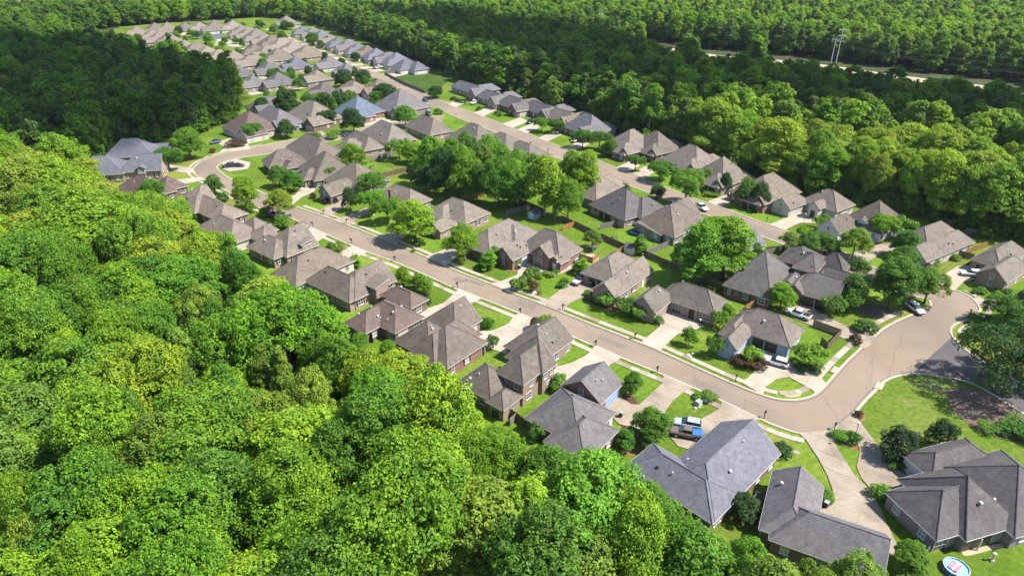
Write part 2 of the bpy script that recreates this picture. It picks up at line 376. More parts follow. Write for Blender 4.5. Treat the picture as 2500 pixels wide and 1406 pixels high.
ROAD2_L = [(682, 92), (702, 107), (735, 119), (780, 137), (825, 154), (870, 171), (910, 188), (950, 208), (1010, 236), (1050, 256), (1095, 279), (1178, 311), (1240, 337), (1300, 362), (1334, 376), (1410, 405), (1493, 437), (1587, 472), (1640, 492), (1698, 514), (1760, 538), (1829, 565), (1898, 591), (1960, 615), (2030, 645), (2102, 677), (2180, 710), (2270, 731)]
SIDE_N = [(2324, 822), (2345, 846), (2390, 878), (2450, 915), (2560, 975)]
SIDE_S = [(2227, 911), (2262, 913), (2298, 918), (2340, 926), (2372, 935), (2430, 965), (2540, 1035)]
FAR_L = [(226, 112), (258, 122), (300, 128), (350, 144), (405, 163), (470, 188), (520, 215)]
FAR_R = [(262, 98), (290, 104), (322, 110), (375, 127), (430, 146), (492, 168), (545, 192)]
HWY_N = [(1440, 84), (1600, 111), (1750, 134), (1900, 146), (2030, 160), (2200, 184), (2400, 208), (2700, 245)]
HWY_S = [(1440, 90), (1600, 118), (1750, 142), (1900, 155), (2030, 170), (2200, 194), (2400, 219), (2700, 258)]
def road(name, a, b, z, m='asphalt', n=6):
    la, lb = ground_line(a, n), ground_line(b, n)
    return tag(obj(name, sheet(name, la + lb[::-1], z, m)), kind='structure')
mi, mo, mo2 = ground_line(MAIN_IN), ground_line(MAIN_OUT), ground_line(MAIN_OUT2)
tag(obj('road', sheet('main', mi + mo2[::-1] + mo[::-1], 0.020, 'asphalt')), kind='structure')
road('road', BEND_OUT, BEND_IN, 0.024); road('road', ROAD2_R, ROAD2_L, 0.028)
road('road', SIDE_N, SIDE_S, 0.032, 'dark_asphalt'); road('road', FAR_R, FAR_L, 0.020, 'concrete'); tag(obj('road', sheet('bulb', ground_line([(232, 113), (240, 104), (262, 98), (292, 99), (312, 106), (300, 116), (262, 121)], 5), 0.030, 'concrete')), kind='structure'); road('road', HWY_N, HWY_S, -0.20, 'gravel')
def kerb(px, side):
    l = ground_line(px); k = obj('kerb', ribbon('kerb', offset(l, -0.05 * side), offset(l, 0.50 * side), 0.145, 'kerb')); return tag(k, kind='structure')
kerb(MAIN_IN, 1); kerb(MAIN_OUT, -1); kerb(MAIN_OUT2, -1); kerb(BEND_OUT, -1); kerb(BEND_IN, 1); kerb(ROAD2_R, 1); kerb(ROAD2_L[:10], -1); kerb(ROAD2_L[10:], -1); kerb(SIDE_N, 1); kerb(SIDE_S, -1)

def sidewalk(px, side, d0=1.5, d1=2.75, step=1.9, z=0.115):
    l = resample(ground_line(px, 12), step)
    a, b = offset(l, d0 * side), offset(l, d1 * side)
    root = obj('sidewalk', ribbon('sidewalk_base', a, b, z - 0.045, 'old_concrete', 0.05)); tag(root, kind='structure')
    for i in range(len(l) - 1):
        ta, tb = (a[i + 1] - a[i]), (b[i + 1] - b[i])
        if ta.length < 0.3 or tb.length < 0.3: continue
        g = 0.02
        q = [a[i] + ta * g, a[i + 1] - ta * g, b[i + 1] - tb * g, b[i] + tb * g]
        dz = rng.uniform(-0.008, 0.008)
        obj('slab', sheet('slab', q, z + dz, 'concrete' if rng.random() < 0.75 else 'old_concrete', 0.04), root)
sidewalk(MAIN_IN[:17], 1); sidewalk(MAIN_IN[16:24], 1, 1.7, 2.95); sidewalk(MAIN_OUT[1:18], -1); sidewalk(MAIN_OUT2[1:8], -1, 1.4, 2.5); sidewalk(BEND_OUT[6:], -1, 1.4, 2.5)

# driveways: concrete laid in slabs
def clip_halfplane(poly, n, c):
    out = []
    for a, b in zip(poly, poly[1:] + poly[:1]):
        da, db = a.dot(n) - c, b.dot(n) - c
        if da >= 0: out.append(a)
        if (da > 0 and db < 0) or (da < 0 and db > 0): out.append(a + (b - a) * (da / (da - db)))
    return out
def driveway(poly, ang, matname, z=0.150, cell=3.4):
    """poly: ground points; slabs laid square to ang"""
    root = tag(obj('driveway', sheet('driveway_base', poly, z - 0.03, 'old_concrete', 0.1)), kind='structure')
    u, v = Vector((math.cos(ang), math.sin(ang))), Vector((-math.sin(ang), math.cos(ang)))
    us = [p.dot(u) for p in poly]; vv = [p.dot(v) for p in poly]
    g = 0.035
    n1 = max(1, round((max(us) - min(us)) / cell)); n2 = max(1, round((max(vv) - min(vv)) / cell))
    cu, cv = (max(us) - min(us)) / n1, (max(vv) - min(vv)) / n2
    for i in range(n1):
        for j in range(n2):
            q = list(poly)
            for n, c in ((u, min(us) + i * cu + g), (-u, -(min(us) + (i + 1) * cu - g)), (v, min(vv) + j * cv + g), (-v, -(min(vv) + (j + 1) * cv - g))):
                q = clip_halfplane(q, n, c)
                if len(q) < 3: break
            if len(q) >= 3 and abs(poly_area(q)) > 0.4:
                obj('slab', sheet('slab', q, z + rng.uniform(-0.012, 0.012), matname, 0.05), root)
DRIVES = [
 ('concrete', [(1456, 843), (1518, 872), (1503, 884), (1462, 907), (1395, 952), (1375, 965), (1350, 940), (1345, 898), (1372, 893), (1402, 884), (1432, 867)]),
 ('concrete', [(1262, 764), (1320, 786), (1292, 812), (1281, 822), (1264, 842), (1238, 866), (1192, 850), (1160, 822), (1162, 810), (1202, 808), (1240, 792)]),
 ('concrete', [(1121, 706), (1178, 728), (1112, 760), (1060, 795), (1008, 795), (1012, 757), (1050, 752), (1085, 739)]),
 ('concrete', [(862, 600), (899, 615), (852, 640), (815, 625)]), ('concrete', [(758, 556), (802, 573), (765, 598), (728, 580)]),
 ('old_concrete', [(1306, 736), (1371, 763), (1391, 741), (1422, 726), (1448, 717), (1465, 700), (1425, 672), (1388, 694), (1335, 733)]),
 ('concrete', [(1193, 692), (1248, 715), (1262, 696), (1290, 676), (1345, 669), (1320, 645), (1280, 640), (1268, 650), (1262, 672), (1214, 691)]),
 ('concrete', [(1340, 667), (1353, 673), (1427, 651), (1418, 641)]),
 ('concrete', [(1040, 627), (1088, 651), (1126, 620), (1100, 604), (1080, 612)]), ('old_concrete', [(929, 580), (968, 597), (1002, 566), (975, 555)]),
 ('old_concrete', [(813, 538), (850, 551), (882, 531), (907, 520), (895, 507), (868, 519)]), ('old_concrete', [(772, 519), (801, 530), (842, 506), (858, 490), (835, 476), (812, 486), (808, 501)]),
 ('concrete', [(690, 492), (712, 502), (738, 481), (764, 471), (778, 453), (745, 443), (722, 476)]),
 ('concrete', [(1566, 835), (1611, 858), (1640, 829), (1655, 816), (1690, 809), (1720, 797), (1640, 756), (1598, 778), (1612, 797)]),
 ('concrete', [(1811, 935), (1863, 966), (1868, 946), (1895, 926), (1925, 921), (1981, 951), (1992, 962), (2021, 940), (2005, 924), (1955, 893), (1921, 870), (1862, 855), (1850, 902)]),
 ('old_concrete', [(1918, 768), (1926, 738), (1967, 732), (2002, 767), (2095, 810), (2144, 826), (2112, 853), (2050, 823), (1984, 796), (1940, 780)]),
 ('old_concrete', [(1619, 915), (1692, 948), (1668, 958), (1641, 981), (1626, 1001), (1620, 1022), (1560, 1048), (1512, 1036), (1462, 988), (1510, 966), (1540, 987), (1560, 989), (1619, 935)]),
 ('old_concrete', [(1762, 980), (1860, 1025), (1826, 1029), (1800, 1046), (1769, 1073), (1776, 1091), (1752, 1118), (1655, 1090), (1626, 1055), (1648, 1028), (1700, 1030), (1758, 998)]),
 ('old_concrete', [(1948, 1057), (2034, 1050), (2037, 1082), (2085, 1160), (2130, 1203), (2145, 1234), (2171, 1291), (2199, 1353), (2192, 1388), (2165, 1340), (2080, 1300), (1985, 1260), (1990, 1238), (2033, 1231), (2033, 1197), (2019, 1160), (1996, 1117), (1968, 1075)]),
 ('old_concrete', [(2038, 1046), (2084, 1008), (2097, 1028), (2141, 1086), (2168, 1134), (2222, 1163), (2236, 1188), (2168, 1204), (2133, 1204), (2103, 1168), (2091, 1140), (2099, 1100), (2088, 1071), (2062, 1062)]),
 ('concrete', [(2283, 690), (2328, 711), (2350, 691), (2382, 680), (2378, 650), (2338, 650), (2310, 668)]), ('concrete', [(2376, 727), (2396, 749), (2560, 752), (2560, 738), (2420, 733)]),
 ('concrete', [(1880, 548), (1916, 562), (1952, 545), (1992, 546), (2000, 522), (1960, 508), (1928, 530)]), ('concrete', [(1727, 493), (1760, 507), (1803, 482), (1786, 472)]),
 ('concrete', [(1505, 410), (1532, 421), (1563, 405), (1540, 394)]), ('concrete', [(1543, 424), (1572, 437), (1602, 418), (1575, 407)]),
 ('old_concrete', [(2070, 624), (2110, 645), (2150, 620), (2190, 610), (2185, 592), (2130, 600)]), ('concrete', [(1060, 640), (1075, 648), (1060, 655)]),
 ('concrete', [(536, 373), (610, 366), (606, 352), (596, 340), (560, 338), (530, 350), (548, 360)]), ('concrete', [(545, 396), (575, 388), (612, 398), (606, 413), (560, 420), (540, 412)]),
 ('concrete', [(440, 422), (478, 424), (470, 412), (420, 404), (395, 402), (395, 412)]), ('concrete', [(430, 440), (490, 433), (500, 440), (440, 452)]),
 ('concrete', [(890, 309), (960, 299), (985, 301), (930, 288), (880, 284)]), ('old_concrete', [(760, 336), (800, 330), (770, 310), (745, 300), (735, 305)]),
 ('concrete', [(855, 548), (893, 536), (885, 531)]),
 ('concrete', [(1155, 277), (1178, 286), (1215, 268), (1195, 260)]), ('concrete', [(1225, 304), (1250, 314), (1290, 297), (1270, 288)]), ('concrete', [(1090, 256), (1112, 263), (1140, 250), (1125, 243)]),
 ('concrete', [(1262, 318), (1285, 327), (1322, 310), (1302, 301)]), ('concrete', [(1312, 338), (1335, 347), (1372, 330), (1352, 322)]), ('concrete', [(1376, 363), (1400, 372), (1440, 352), (1420, 344)]),
 ('concrete', [(930, 182), (950, 192), (1010, 178), (985, 172)]),
]
MAIN_ANG = math.atan2(*(P(1620, 856) - P(1100, 655)).yx)
for mt, px in DRIVES:
    poly = [Vector(P(*p).xy) for p in px]
    if poly_area(poly) < 0: poly.reverse()
    if px[0] in [(855, 548), (1060, 640)]: continue
    driveway(poly, MAIN_ANG, mt)

# wear on the main roads: a paving seam, dirt along the gutters, sealed cracks and patches
plain('sealed_crack', (0.118, 0.100, 0.083), 0.95); plain('gutter_dirt', (0.145, 0.120, 0.096), 0.95)
surface('road_patch', (0.150, 0.125, 0.102), (0.175, 0.146, 0.120), 0.5, (4, 0.12), 0.9)
main_road = [o for o in bpy.data.objects if o.name == 'road'][0]
WR = random.Random(21)
def mid_line(a, b, f, n=80):
    la, lb = ground_line(a), ground_line(b)
    def at(l, t):
        k = t * (len(l) - 1); i = min(int(k), len(l) - 2); return l[i].lerp(l[i + 1], k - i)
    return [at(la, i / n).lerp(at(lb, i / n), f) for i in range(n + 1)]
def strip(name, line, w, z, m):
    v, f = [], []
    for a, b in zip(offset(line, w / 2), offset(line, -w / 2)): v += [(a.x, a.y, z), (b.x, b.y, z)]
    for i in range(len(line) - 1): f.append((2 * i, 2 * i + 1, 2 * i + 3, 2 * i + 2))
    return obj(name, mesh(name, v, f, [m]), main_road)
CUT_IN, CUT_OUT = MAIN_IN[:17], MAIN_OUT[:16]
seam = mid_line(CUT_IN, CUT_OUT, 0.5); strip('paving_seam', seam, 0.05, 0.034, 'sealed_crack')
for px, sd in ((MAIN_IN, -1), (MAIN_OUT, 1)):
    l = ground_line(px); strip('gutter_dirt', [q + Vector((WR.uniform(-.03, .03), WR.uniform(-.03, .03))) for q in offset(l, 0.22 * sd)], 0.34, 0.034, 'gutter_dirt')
r2 = mid_line(ROAD2_R, ROAD2_L, 0.5, 140); strip('paving_seam', r2, 0.05, 0.040, 'sealed_crack')
def crack(p, q, z=0.036):
    n = 9; d = q - p; nn = Vector((-d.y, d.x)).normalized()
    strip('crack', [p.lerp(q, i / n) + nn * WR.uniform(-.25, .25) for i in range(n + 1)], WR.uniform(0.035, 0.07), z, 'sealed_crack')
ea, eb = mid_line(CUT_IN, CUT_OUT, 0.04, 60), mid_line(CUT_IN, CUT_OUT, 0.96, 60)
for k in range(8):
    i = WR.randrange(4, 58); crack(ea[i], eb[min(60, i + WR.choice([0, 0, 1]))] if WR.random() < .6 else seam[min(80, int(i * 80 / 60) + 1)])
ta, tb = mid_line(MAIN_IN[17:25], MAIN_OUT[17:25], 0.05, 30), mid_line(MAIN_IN[17:25], MAIN_OUT[17:25], 0.95, 30)
for k in range(4):
    i = WR.randrange(0, 28); crack(ta[i], tb[i + WR.choice([0, 1, 2])]); crack(ta[i].lerp(tb[i], .4), ta[i + 2].lerp(tb[i + 2], .5))
for k in range(7):
    i = WR.randrange(5, 70); c = seam[i]; t = (seam[i + 1] - c).normalized(); nn = Vector((-t.y, t.x)); w_, l_ = WR.uniform(.6, 1.4), WR.uniform(1.2, 3.5); c = c + nn * WR.uniform(-2.2, 2.2)
    obj('patch', sheet('patch', [c + t * l_ + nn * w_, c - t * l_ + nn * w_, c - t * l_ - nn * w_, c + t * l_ - nn * w_], 0.0335, 'road_patch'), main_road)

# storm drain inlets, manhole
for i, (x, y, l) in enumerate([(2146, 943, 'concrete storm drain inlet at the edge of the park green'), (2040, 905, 'concrete storm drain inlet in the grass strip by the bend')]):
    c = P(x, y); b = MB().box(-1.3, 1.3, -0.7, 0.7, 0, 0.2).box(-0.9, 0.9, 0.45, 0.73, 0.05, 0.16, 1)
    tag(obj('storm_drain', b.mesh('drain', ['concrete', 'black_paint']), None, c, R(48)), l, 'storm drain')
for x, y, l in [(1945, 1104, 'round pale manhole cover in the lawn near the wide driveway'), (2331, 934, 'round manhole cover in the park green beside the side street kerb'), (2302, 1338, 'dark round drain cover behind the patio of the lower right house')]:
    b = MB().tube([(0, 0, 0.01), (0, 0, 0.06)], 0.55, 16)
    tag(obj('manhole_cover', b.mesh('manhole', ['old_concrete' if x != 2302 else 'dark_wood']), None, P(x, y)), l, 'manhole cover')

# ------------------------------------------------------------------ houses
MAIN_A = math.degrees(MAIN_ANG)
ROAD2_A = math.degrees(math.atan2(*(P(1898, 570) - P(1300, 345)).yx))
def px_ang(a, b): return math.degrees(math.atan2(*(P(*b, 3) - P(*a, 3)).yx))

_mesh_cache = {}
def window_mesh(wd, ht, trim):
    k = ('w', round(wd, 2), round(ht, 2), trim)
    if k not in _mesh_cache:
        t = 0.09; b = MB()
        b.box(-wd / 2, wd / 2, -0.09, 0, 0, t).box(-wd / 2, wd / 2, -0.09, 0, ht - t, ht).box(-wd / 2, -wd / 2 + t, -0.088, 0, t, ht - t).box(wd / 2 - t, wd / 2, -0.088, 0, t, ht - t)
        b.box(-0.03, 0.03, -0.07, 0, t, ht - t).box(-wd / 2 + t, wd / 2 - t, -0.075, 0, ht * 0.5 - 0.035, ht * 0.5 + 0.035).box(-wd / 2 - 0.06, wd / 2 + 0.06, -0.16, 0, -0.08, 0)
        p = MB().box(-wd / 2 + t, wd / 2 - t, -0.04, -0.015, t, ht - t)
        _mesh_cache[k] = (b.mesh('window', [trim]), p.mesh('pane', ['glass' if (wd * 10 + ht * 10) % 3 < 2 else 'blind_glass']))
    return _mesh_cache[k]
def door_mesh(kind, colr):
    k = (kind, colr)
    if k in _mesh_cache: return _mesh_cache[k]
    b = MB(); p = None
    if kind in ('garage2', 'garage1'):
        wd = 4.9 if kind == 'garage2' else 2.7; ht = 2.2
        b.box(-wd / 2 - 0.12, wd / 2 + 0.12, -0.05, 0, ht, ht + 0.14).box(-wd / 2 - 0.12, -wd / 2, -0.05, 0, 0, ht).box(wd / 2, wd / 2 + 0.12, -0.05, 0, 0, ht)
        p = MB(); n = 8 if kind == 'garage2' else 4
        for r in range(4):
            p.box(-wd / 2, wd / 2, -0.035, 0.0, r * ht / 4 + 0.012, (r + 1) * ht / 4 - 0.012)
            for c in range(n):
                x0 = -wd / 2 + wd * c / n
                p.box(x0 + 0.07, x0 + wd / n - 0.07, -0.05, -0.034, r * ht / 4 + 0.09, (r + 1) * ht / 4 - 0.09)
        p = p.mesh('panels', [colr])
    elif kind == 'carport':
        b.box(-2.6, 2.6, -0.03, 0, 0, 2.25); b.box(-0.08, 0.08, -0.5, -0.32, 0, 2.3, 1)  # flat black sheet stands for the shade inside, with a post before it
        p = None
        _mesh_cache[k] = (b.mesh('carport', ['black_paint', 'trim']), None); return _mesh_cache[k]
    else:
        wd, ht = {'door': (1.0, 2.1), 'arch': (1.5, 2.5), 'patio': (1.8, 2.1), 'bigwin': (2.2, 2.3)}[kind]
        b.box(-wd / 2 - 0.1, wd / 2 + 0.1, -0.06, 0, ht, ht + 0.12).box(-wd / 2 - 0.1, -wd / 2, -0.06, 0, 0, ht).box(wd / 2, wd / 2 + 0.1, -0.06, 0, 0, ht)
        if kind == 'bigwin':
            for c in range(1, 3): b.box(-wd / 2 + wd * c / 3 - 0.03, -wd / 2 + wd * c / 3 + 0.03, -0.05, 0, 0, ht)
            for c in range(1, 4): b.box(-wd / 2, wd / 2, -0.052, 0, ht * c / 4 - 0.03, ht * c / 4 + 0.03)
        if kind == 'arch':
            b.box(-wd / 2 + 0.1, wd / 2 - 0.1, -0.06, 0, ht + 0.12, ht + 0.4, taper=0.0)
        p = MB().box(-wd / 2, wd / 2, -0.03, 0, 0, ht).mesh('leaf', [colr])
    _mesh_cache[k] = (b.mesh(kind, ['trim']), p); return _mesh_cache[k]
SHUT = None
def shutter():
    global SHUT
    if SHUT is None:
        b = MB().box(-0.2, 0.2, -0.05, 0, 0, 1.45)
        for i in range(7): b.box(-0.16, 0.16, -0.07, -0.049, 0.08 + i * 0.19, 0.2 + i * 0.19)
        SHUT = b.mesh('shutter', ['shutter_paint'])
    return SHUT

HOUSES = []          # (label short reference, centre, ground rectangles) for the trees' labels and to keep plants off roofs
def wing_rect(spec, A, eaves):
    """corner B nearest the camera, then the length along the street (to L) and away from it (to R), as points under the eaves or metres"""
    (bx, by), L, Rr = spec[0], spec[1], spec[2]
    ze = eaves
    u = Vector((math.cos(A), math.sin(A))); v = Vector((-u.y, u.x))
    B = Vector(P(bx, by, ze).xy)
    La = L if isinstance(L, (int, float)) else (B - Vector(P(*L, ze).xy)).dot(u)
    Wb = Rr if isinstance(Rr, (int, float)) else (Vector(P(*Rr, ze).xy) - B).dot(v)
    g = 0.30
    return B + u * g - v * g, max(La, 2.2) + 2 * g, max(Wb, 2.2) + 2 * g, u, v

def vent_meshes():
    if 'vent' not in _mesh_cache:
        _mesh_cache['vent'] = [MB().tube([(0, 0, -0.25), (0, 0, 0.45)], 0.07, 8).tube([(0, 0, 0.45), (0, 0, 0.55)], 0.12, 8).mesh('vent', ['white_paint']),
                               MB().tube([(0, 0, -0.3), (0, 0, 0.35)], 0.16, 10).tube([(0, 0, 0.35), (0, 0, 0.5)], [0.30, 0.22], 10).mesh('vent', ['steel']),
                               MB().box(-0.22, 0.22, -0.22, 0.22, -0.3, 0.22, taper=0.05).mesh('vent', ['black_paint'])]
    return _mesh_cache['vent']

def house(label, ref, A, roof, wall, wings, opens=(), group=None, trim='trim', detail=2, cat='house', name='house', drive=0):
    A = R(A)
    rects = []
    for i, s in enumerate(wings):
        ridge = s[3] if len(s) > 3 else 'auto'; ends = s[4] if len(s) > 4 else 'hh'
        ze = (s[5] if len(s) > 5 else 2.9) + 0.017 * i; pitch = s[6] if len(s) > 6 else 0.72
        B, La, Wb, u, v = wing_rect(s, A, ze)
        if ridge == 'auto': ridge = 'a' if La >= Wb else 'b'
        rects.append((B, La, Wb, ridge, ends, ze, pitch))
    B0, L0, W0 = rects[0][:3]
    org = B0 - u * (L0 / 2) + v * (W0 / 2)
    root = obj(name, None, None, (org.x, org.y, 0), A)
    tag(root, label, cat, group)
    def loc(p): d = Vector((p.x, p.y)) - org; return d.dot(u), d.dot(v)
    local = []; t_ = rng.uniform(0.84, 1.16); tone_ = (t_ * rng.uniform(.97, 1.04), t_, t_ * rng.uniform(.95, 1.05), 1)
    for (B, La, Wb, ridge, ends, ze, pitch) in rects:
        bx, by = loc(B); local.append((bx - La, bx, by, by + Wb))
    cam_l = Vector(loc(Vector((0, 0))))
    for i, (B, La, Wb, ridge, ends, ze, pitch) in enumerate(rects):
        x0, x1, y0, y1 = local[i]
        L, W = (La, Wb) if ridge == 'a' else (Wb, La)
        def q(p, c, z):                      # p along the ridge from B's end, c across
            return (x1 - p, y0 + c, z) if ridge == 'a' else (x1 - c, y0 + p, z)
        half = W / 2; i0 = half if ends[0] == 'h' else 0.0; i1 = half if ends[1] == 'h' else 0.0
        if i0 + i1 > L - 0.05:
            k = (L - 0.05) / max(i0 + i1, 0.01); i0 *= k; i1 *= k
        zr = ze + half * pitch
        shed = ends == 'ss'
        if shed:
            zr = ze + W * pitch
            top = [q(0, 0, ze), q(L, 0, ze), q(L, W, zr), q(0, W, zr)]; faces = [(0, 1, 2, 3)]; ridges = []
        else:
            top = [q(0, 0, ze), q(L, 0, ze), q(L, W, ze), q(0, W, ze), q(i0, half, zr), q(L - i1, half, zr)]
            faces = [(0, 1, 5, 4), (2, 3, 4, 5)]
            if ends[0] == 'h': faces.append((3, 0, 4))
            if ends[1] == 'h': faces.append((1, 2, 5))
            ridges = [(4, 5)] + ([(0, 4), (3, 4)] if ends[0] == 'h' else []) + ([(1, 5), (2, 5)] if ends[1] == 'h' else [])
        th = 0.17; n = len(top)
        vv = list(top) + [(a, b, c - th) for a, b, c in top]
        ff = []
        for f in faces:
            nn = (Vector(top[f[1]]) - Vector(top[f[0]])).cross(Vector(top[f[2]]) - Vector(top[f[0]]))
            if nn.z < 0: f = f[::-1]
            ff.append(f); ff.append(tuple(x + n for x in f[::-1]))
        edges = {}
        for f in ff[::2]:
            for a, b in zip(f, f[1:] + f[:1]): edges[(a, b)] = 1
        rim = [(a, b) for a, b in edges if (b, a) not in edges]
        for a, b in rim: ff.append((b, a, a + n, b + n))
        ro = obj('roof', mesh('roof', vv, ff, [roof]), root); ro.color = tone_
        fb_v, fb_f = [], []                  # fascia board a little proud of the roof edge
        for a, b in rim:
            pa, pb = Vector(top[a]), Vector(top[b]); e = (pb - pa)
            if e.length < 0.05: continue
            e.normalize(); o = Vector((e.y, -e.x, 0)).normalized() * 0.03
            k = len(fb_v)
            for pp in (pa, pb):
                fb_v += [tuple(pp + o + Vector((0, 0, -0.012))), tuple(pp + o + Vector((0, 0, -th - 0.03))), tuple(pp - o + Vector((0, 0, -th - 0.03))), tuple(pp - o * 0.2 + Vector((0, 0, -0.02)))]
            fb_f += [(k, k + 4, k + 5, k + 1), (k + 1, k + 5, k + 6, k + 2), (k, k + 3, k + 7, k + 4)]
        obj('fascia', mesh('fascia', fb_v, fb_f, [trim]), ro)
        if detail >= 1 and ridges:
            rb = MB()
            for a, b in ridges:
                pa, pb = Vector(top[a]), Vector(top[b])
                if (pb - pa).length > 0.4: rb.tube([pa + Vector((0, 0, 0.0)), pb + Vector((0, 0, 0.0))], 0.10, 5)
            if rb.v: obj('ridge_cap', rb.mesh('ridge_cap', [roof]), ro).color = tone_
        if detail >= 2 and not shed:
            for k in range(rng.choice([1, 2, 3]) if W > 7 else rng.choice([0, 1])):
                p = rng.uniform(0.25, 0.75) * L; c = rng.uniform(0.15, 0.42) * W
                if rng.random() < 0.3: c = W - c
                zz = ze + min(c, W - c, p if ends[0] == 'h' else 99, (L - p) if ends[1] == 'h' else 99) * pitch
                obj('roof_vent', rng.choice(vent_meshes()), ro, q(p, c, zz))
        # walls under the eaves, with gable triangles
        o = 0.45 + 0.011 * i; og = 0.30 + 0.011 * i
        pe0 = og if ends[0] in 'gs' else o; pe1 = og if ends[1] in 'gs' else o
        zt = ze + 0.05
        wv = [q(pe0, o, -0.25), q(L - pe1, o, -0.25), q(L - pe1, W - o, -0.25), q(pe0, W - o, -0.25), q(pe0, o, zt), q(L - pe1, o, zt), q(L - pe1, W - o, zt), q(pe0, W - o, zt)]
        wf = [(0, 1, 5, 4), (2, 3, 7, 6)]
        if shed:
            wv[6] = q(L - pe1, W - o, zr - 0.3); wv[7] = q(pe0, W - o, zr - 0.3); wf += [(1, 2, 6, 5), (3, 0, 4, 7)]
        else:
            for e, (a, b) in ((0, (3, 0)), (1, (1, 2))):
                if ends[e] == 'g':
                    k = len(wv); pp = pe0 if e == 0 else L - pe1
                    wv.append(q(pp, half, ze + half * pitch - 0.2)); wf.append((a, b, b + 4, k, a + 4))
                else: wf.append((a, b, b + 4, a + 4))
        if ridge == 'b': wf = [f[::-1] for f in wf]
        wf = [f[::-1] for f in wf]
        wl = obj('wall', mesh('wall', wv, wf, [wall]), root)
        if detail == 0: continue
        # windows on the walls that can be seen
        sides = {'a+': ((x1 - (o if ridge == 'b' else pe0), None), R(90), y0, y1), 'a-': ((x0 + (o if ridge == 'b' else pe1), None), R(-90), y0, y1),
                 'b-': ((None, y0 + (o if ridge == 'a' else pe0)), 0.0, x0, x1), 'b+': ((None, y1 - (o if ridge == 'a' else pe1)), R(180), x0, x1)}
        for sd, ((sx, sy), rot, lo, hi) in sides.items():
            nrm = {'a+': Vector((1, 0)), 'a-': Vector((-1, 0)), 'b-': Vector((0, -1)), 'b+': Vector((0, 1))}[sd]
            def at(frac, out=0.0):
                t = lo + (hi - lo) * frac
                return Vector((sx, t)) + nrm * out if sx is not None else Vector((t, sy)) + nrm * out
            if nrm.dot(cam_l - at(0.5)) < 0 and detail < 3: continue
            def free(frac, dist=0.5, w=0.6):
                for dw in (-w, 0, w):
                    p = at(frac + dw / (hi - lo), dist)
                    for j, (a0, a1, b0, b1) in enumerate(local):
                        if j != i and a0 + 0.4 < p.x < a1 - 0.4 and b0 + 0.4 < p.y < b1 - 0.4: return False
                return True
            taken = []
            for (wi, s2, fr, kind, colr) in opens:
                if wi == i and s2 == sd:
                    fm, pm = door_mesh(kind, colr); pt = at(fr, 0.004)
                    d = obj({'garage2': 'garage_door', 'garage1': 'garage_door', 'bigwin': 'window', 'patio': 'patio_door', 'carport': 'carport_shade_sheet'}.get(kind, 'door'), fm, root, (pt.x, pt.y, 0.02 if kind != 'bigwin' else 0.4), rot)
                    if pm: obj({'garage2': 'panel', 'garage1': 'panel', 'bigwin': 'pane'}.get(kind, 'door_leaf'), pm, d)
                    taken.append((fr, {'garage2': 3.0, 'garage1': 2.0, 'carport': 3.2, 'bigwin': 1.6}.get(kind, 1.2)))
            n = int((hi - lo - 1.2) / 3.4)
            for k in range(n):
                fr = (k + 0.5) / n + rng.uniform(-0.02, 0.02)
                if any(abs(fr - f) * (hi - lo) < wdt + 0.7 for f, wdt in taken) or not free(fr): continue
                if detail < 2 and rng.random() < 0.25: continue
                wd, ht = rng.choice([(0.95, 1.45), (1.2, 1.45), (1.6, 1.45)]) if detail > 1 else (1.2, 1.45)
                fm, pm = window_mesh(wd, ht, 'white_paint' if wall != 'stucco' else 'trim')
                pt = at(fr, 0.004); wn = obj('window', fm, root, (pt.x, pt.y, 0.85), rot); obj('pane', pm, wn)
                if detail > 1 and wall in ('red_brick', 'pink_brick') and rng.random() < 0.5:
                    for sgn in (-1, 1): obj('shutter', shutter(), wn, (sgn * (wd / 2 + 0.24), 0, 0))
            # a window in the gable or upper storey
            e_of = {'a+': 0, 'a-': 1} if ridge == 'a' else {'b-': 0, 'b+': 1}
            if (sd in e_of and ends[e_of[sd]] == 'g' and half * pitch > 2.6 and detail > 1) or ze > 4.6:
                for fr in ([0.5] if ze < 4.6 else [0.3, 0.7]):
                    fm, pm = window_mesh(0.95, 1.2, 'white_paint'); pt = at(fr, 0.004)
                    wn = obj('window', fm, root, (pt.x, pt.y, ze - 0.1 if ze < 4.6 else ze - 1.9), rot); obj('pane', pm, wn)
    if drive:                                     # a short concrete drive before the garage
        x0, x1, y0, y1 = local[1]; c = [org + u * a + v * b_ for a, b_ in ((x0 + .6, y0 + 1), (x1 - .6, y0 + 1), (x1 + .4, y0 - drive), (x0 - .4, y0 - drive))]
        tag(obj('driveway', sheet('far_drive', c, 0.05, 'concrete')), kind='structure')
    cen = sum((Vector(PX((B - u * (La / 2) + v * (Wb / 2)).to_3d())) for (B, La, Wb, *_r) in rects), Vector((0, 0))) / len(rects)
    HOUSES.append((ref, org.copy(), [(B, La, Wb, u, v) for (B, La, Wb, *_r) in rects], cen))
    return root

MA, RA = MAIN_A, ROAD2_A
g2 = 'garage2'
H1 = 'houses along the main street'
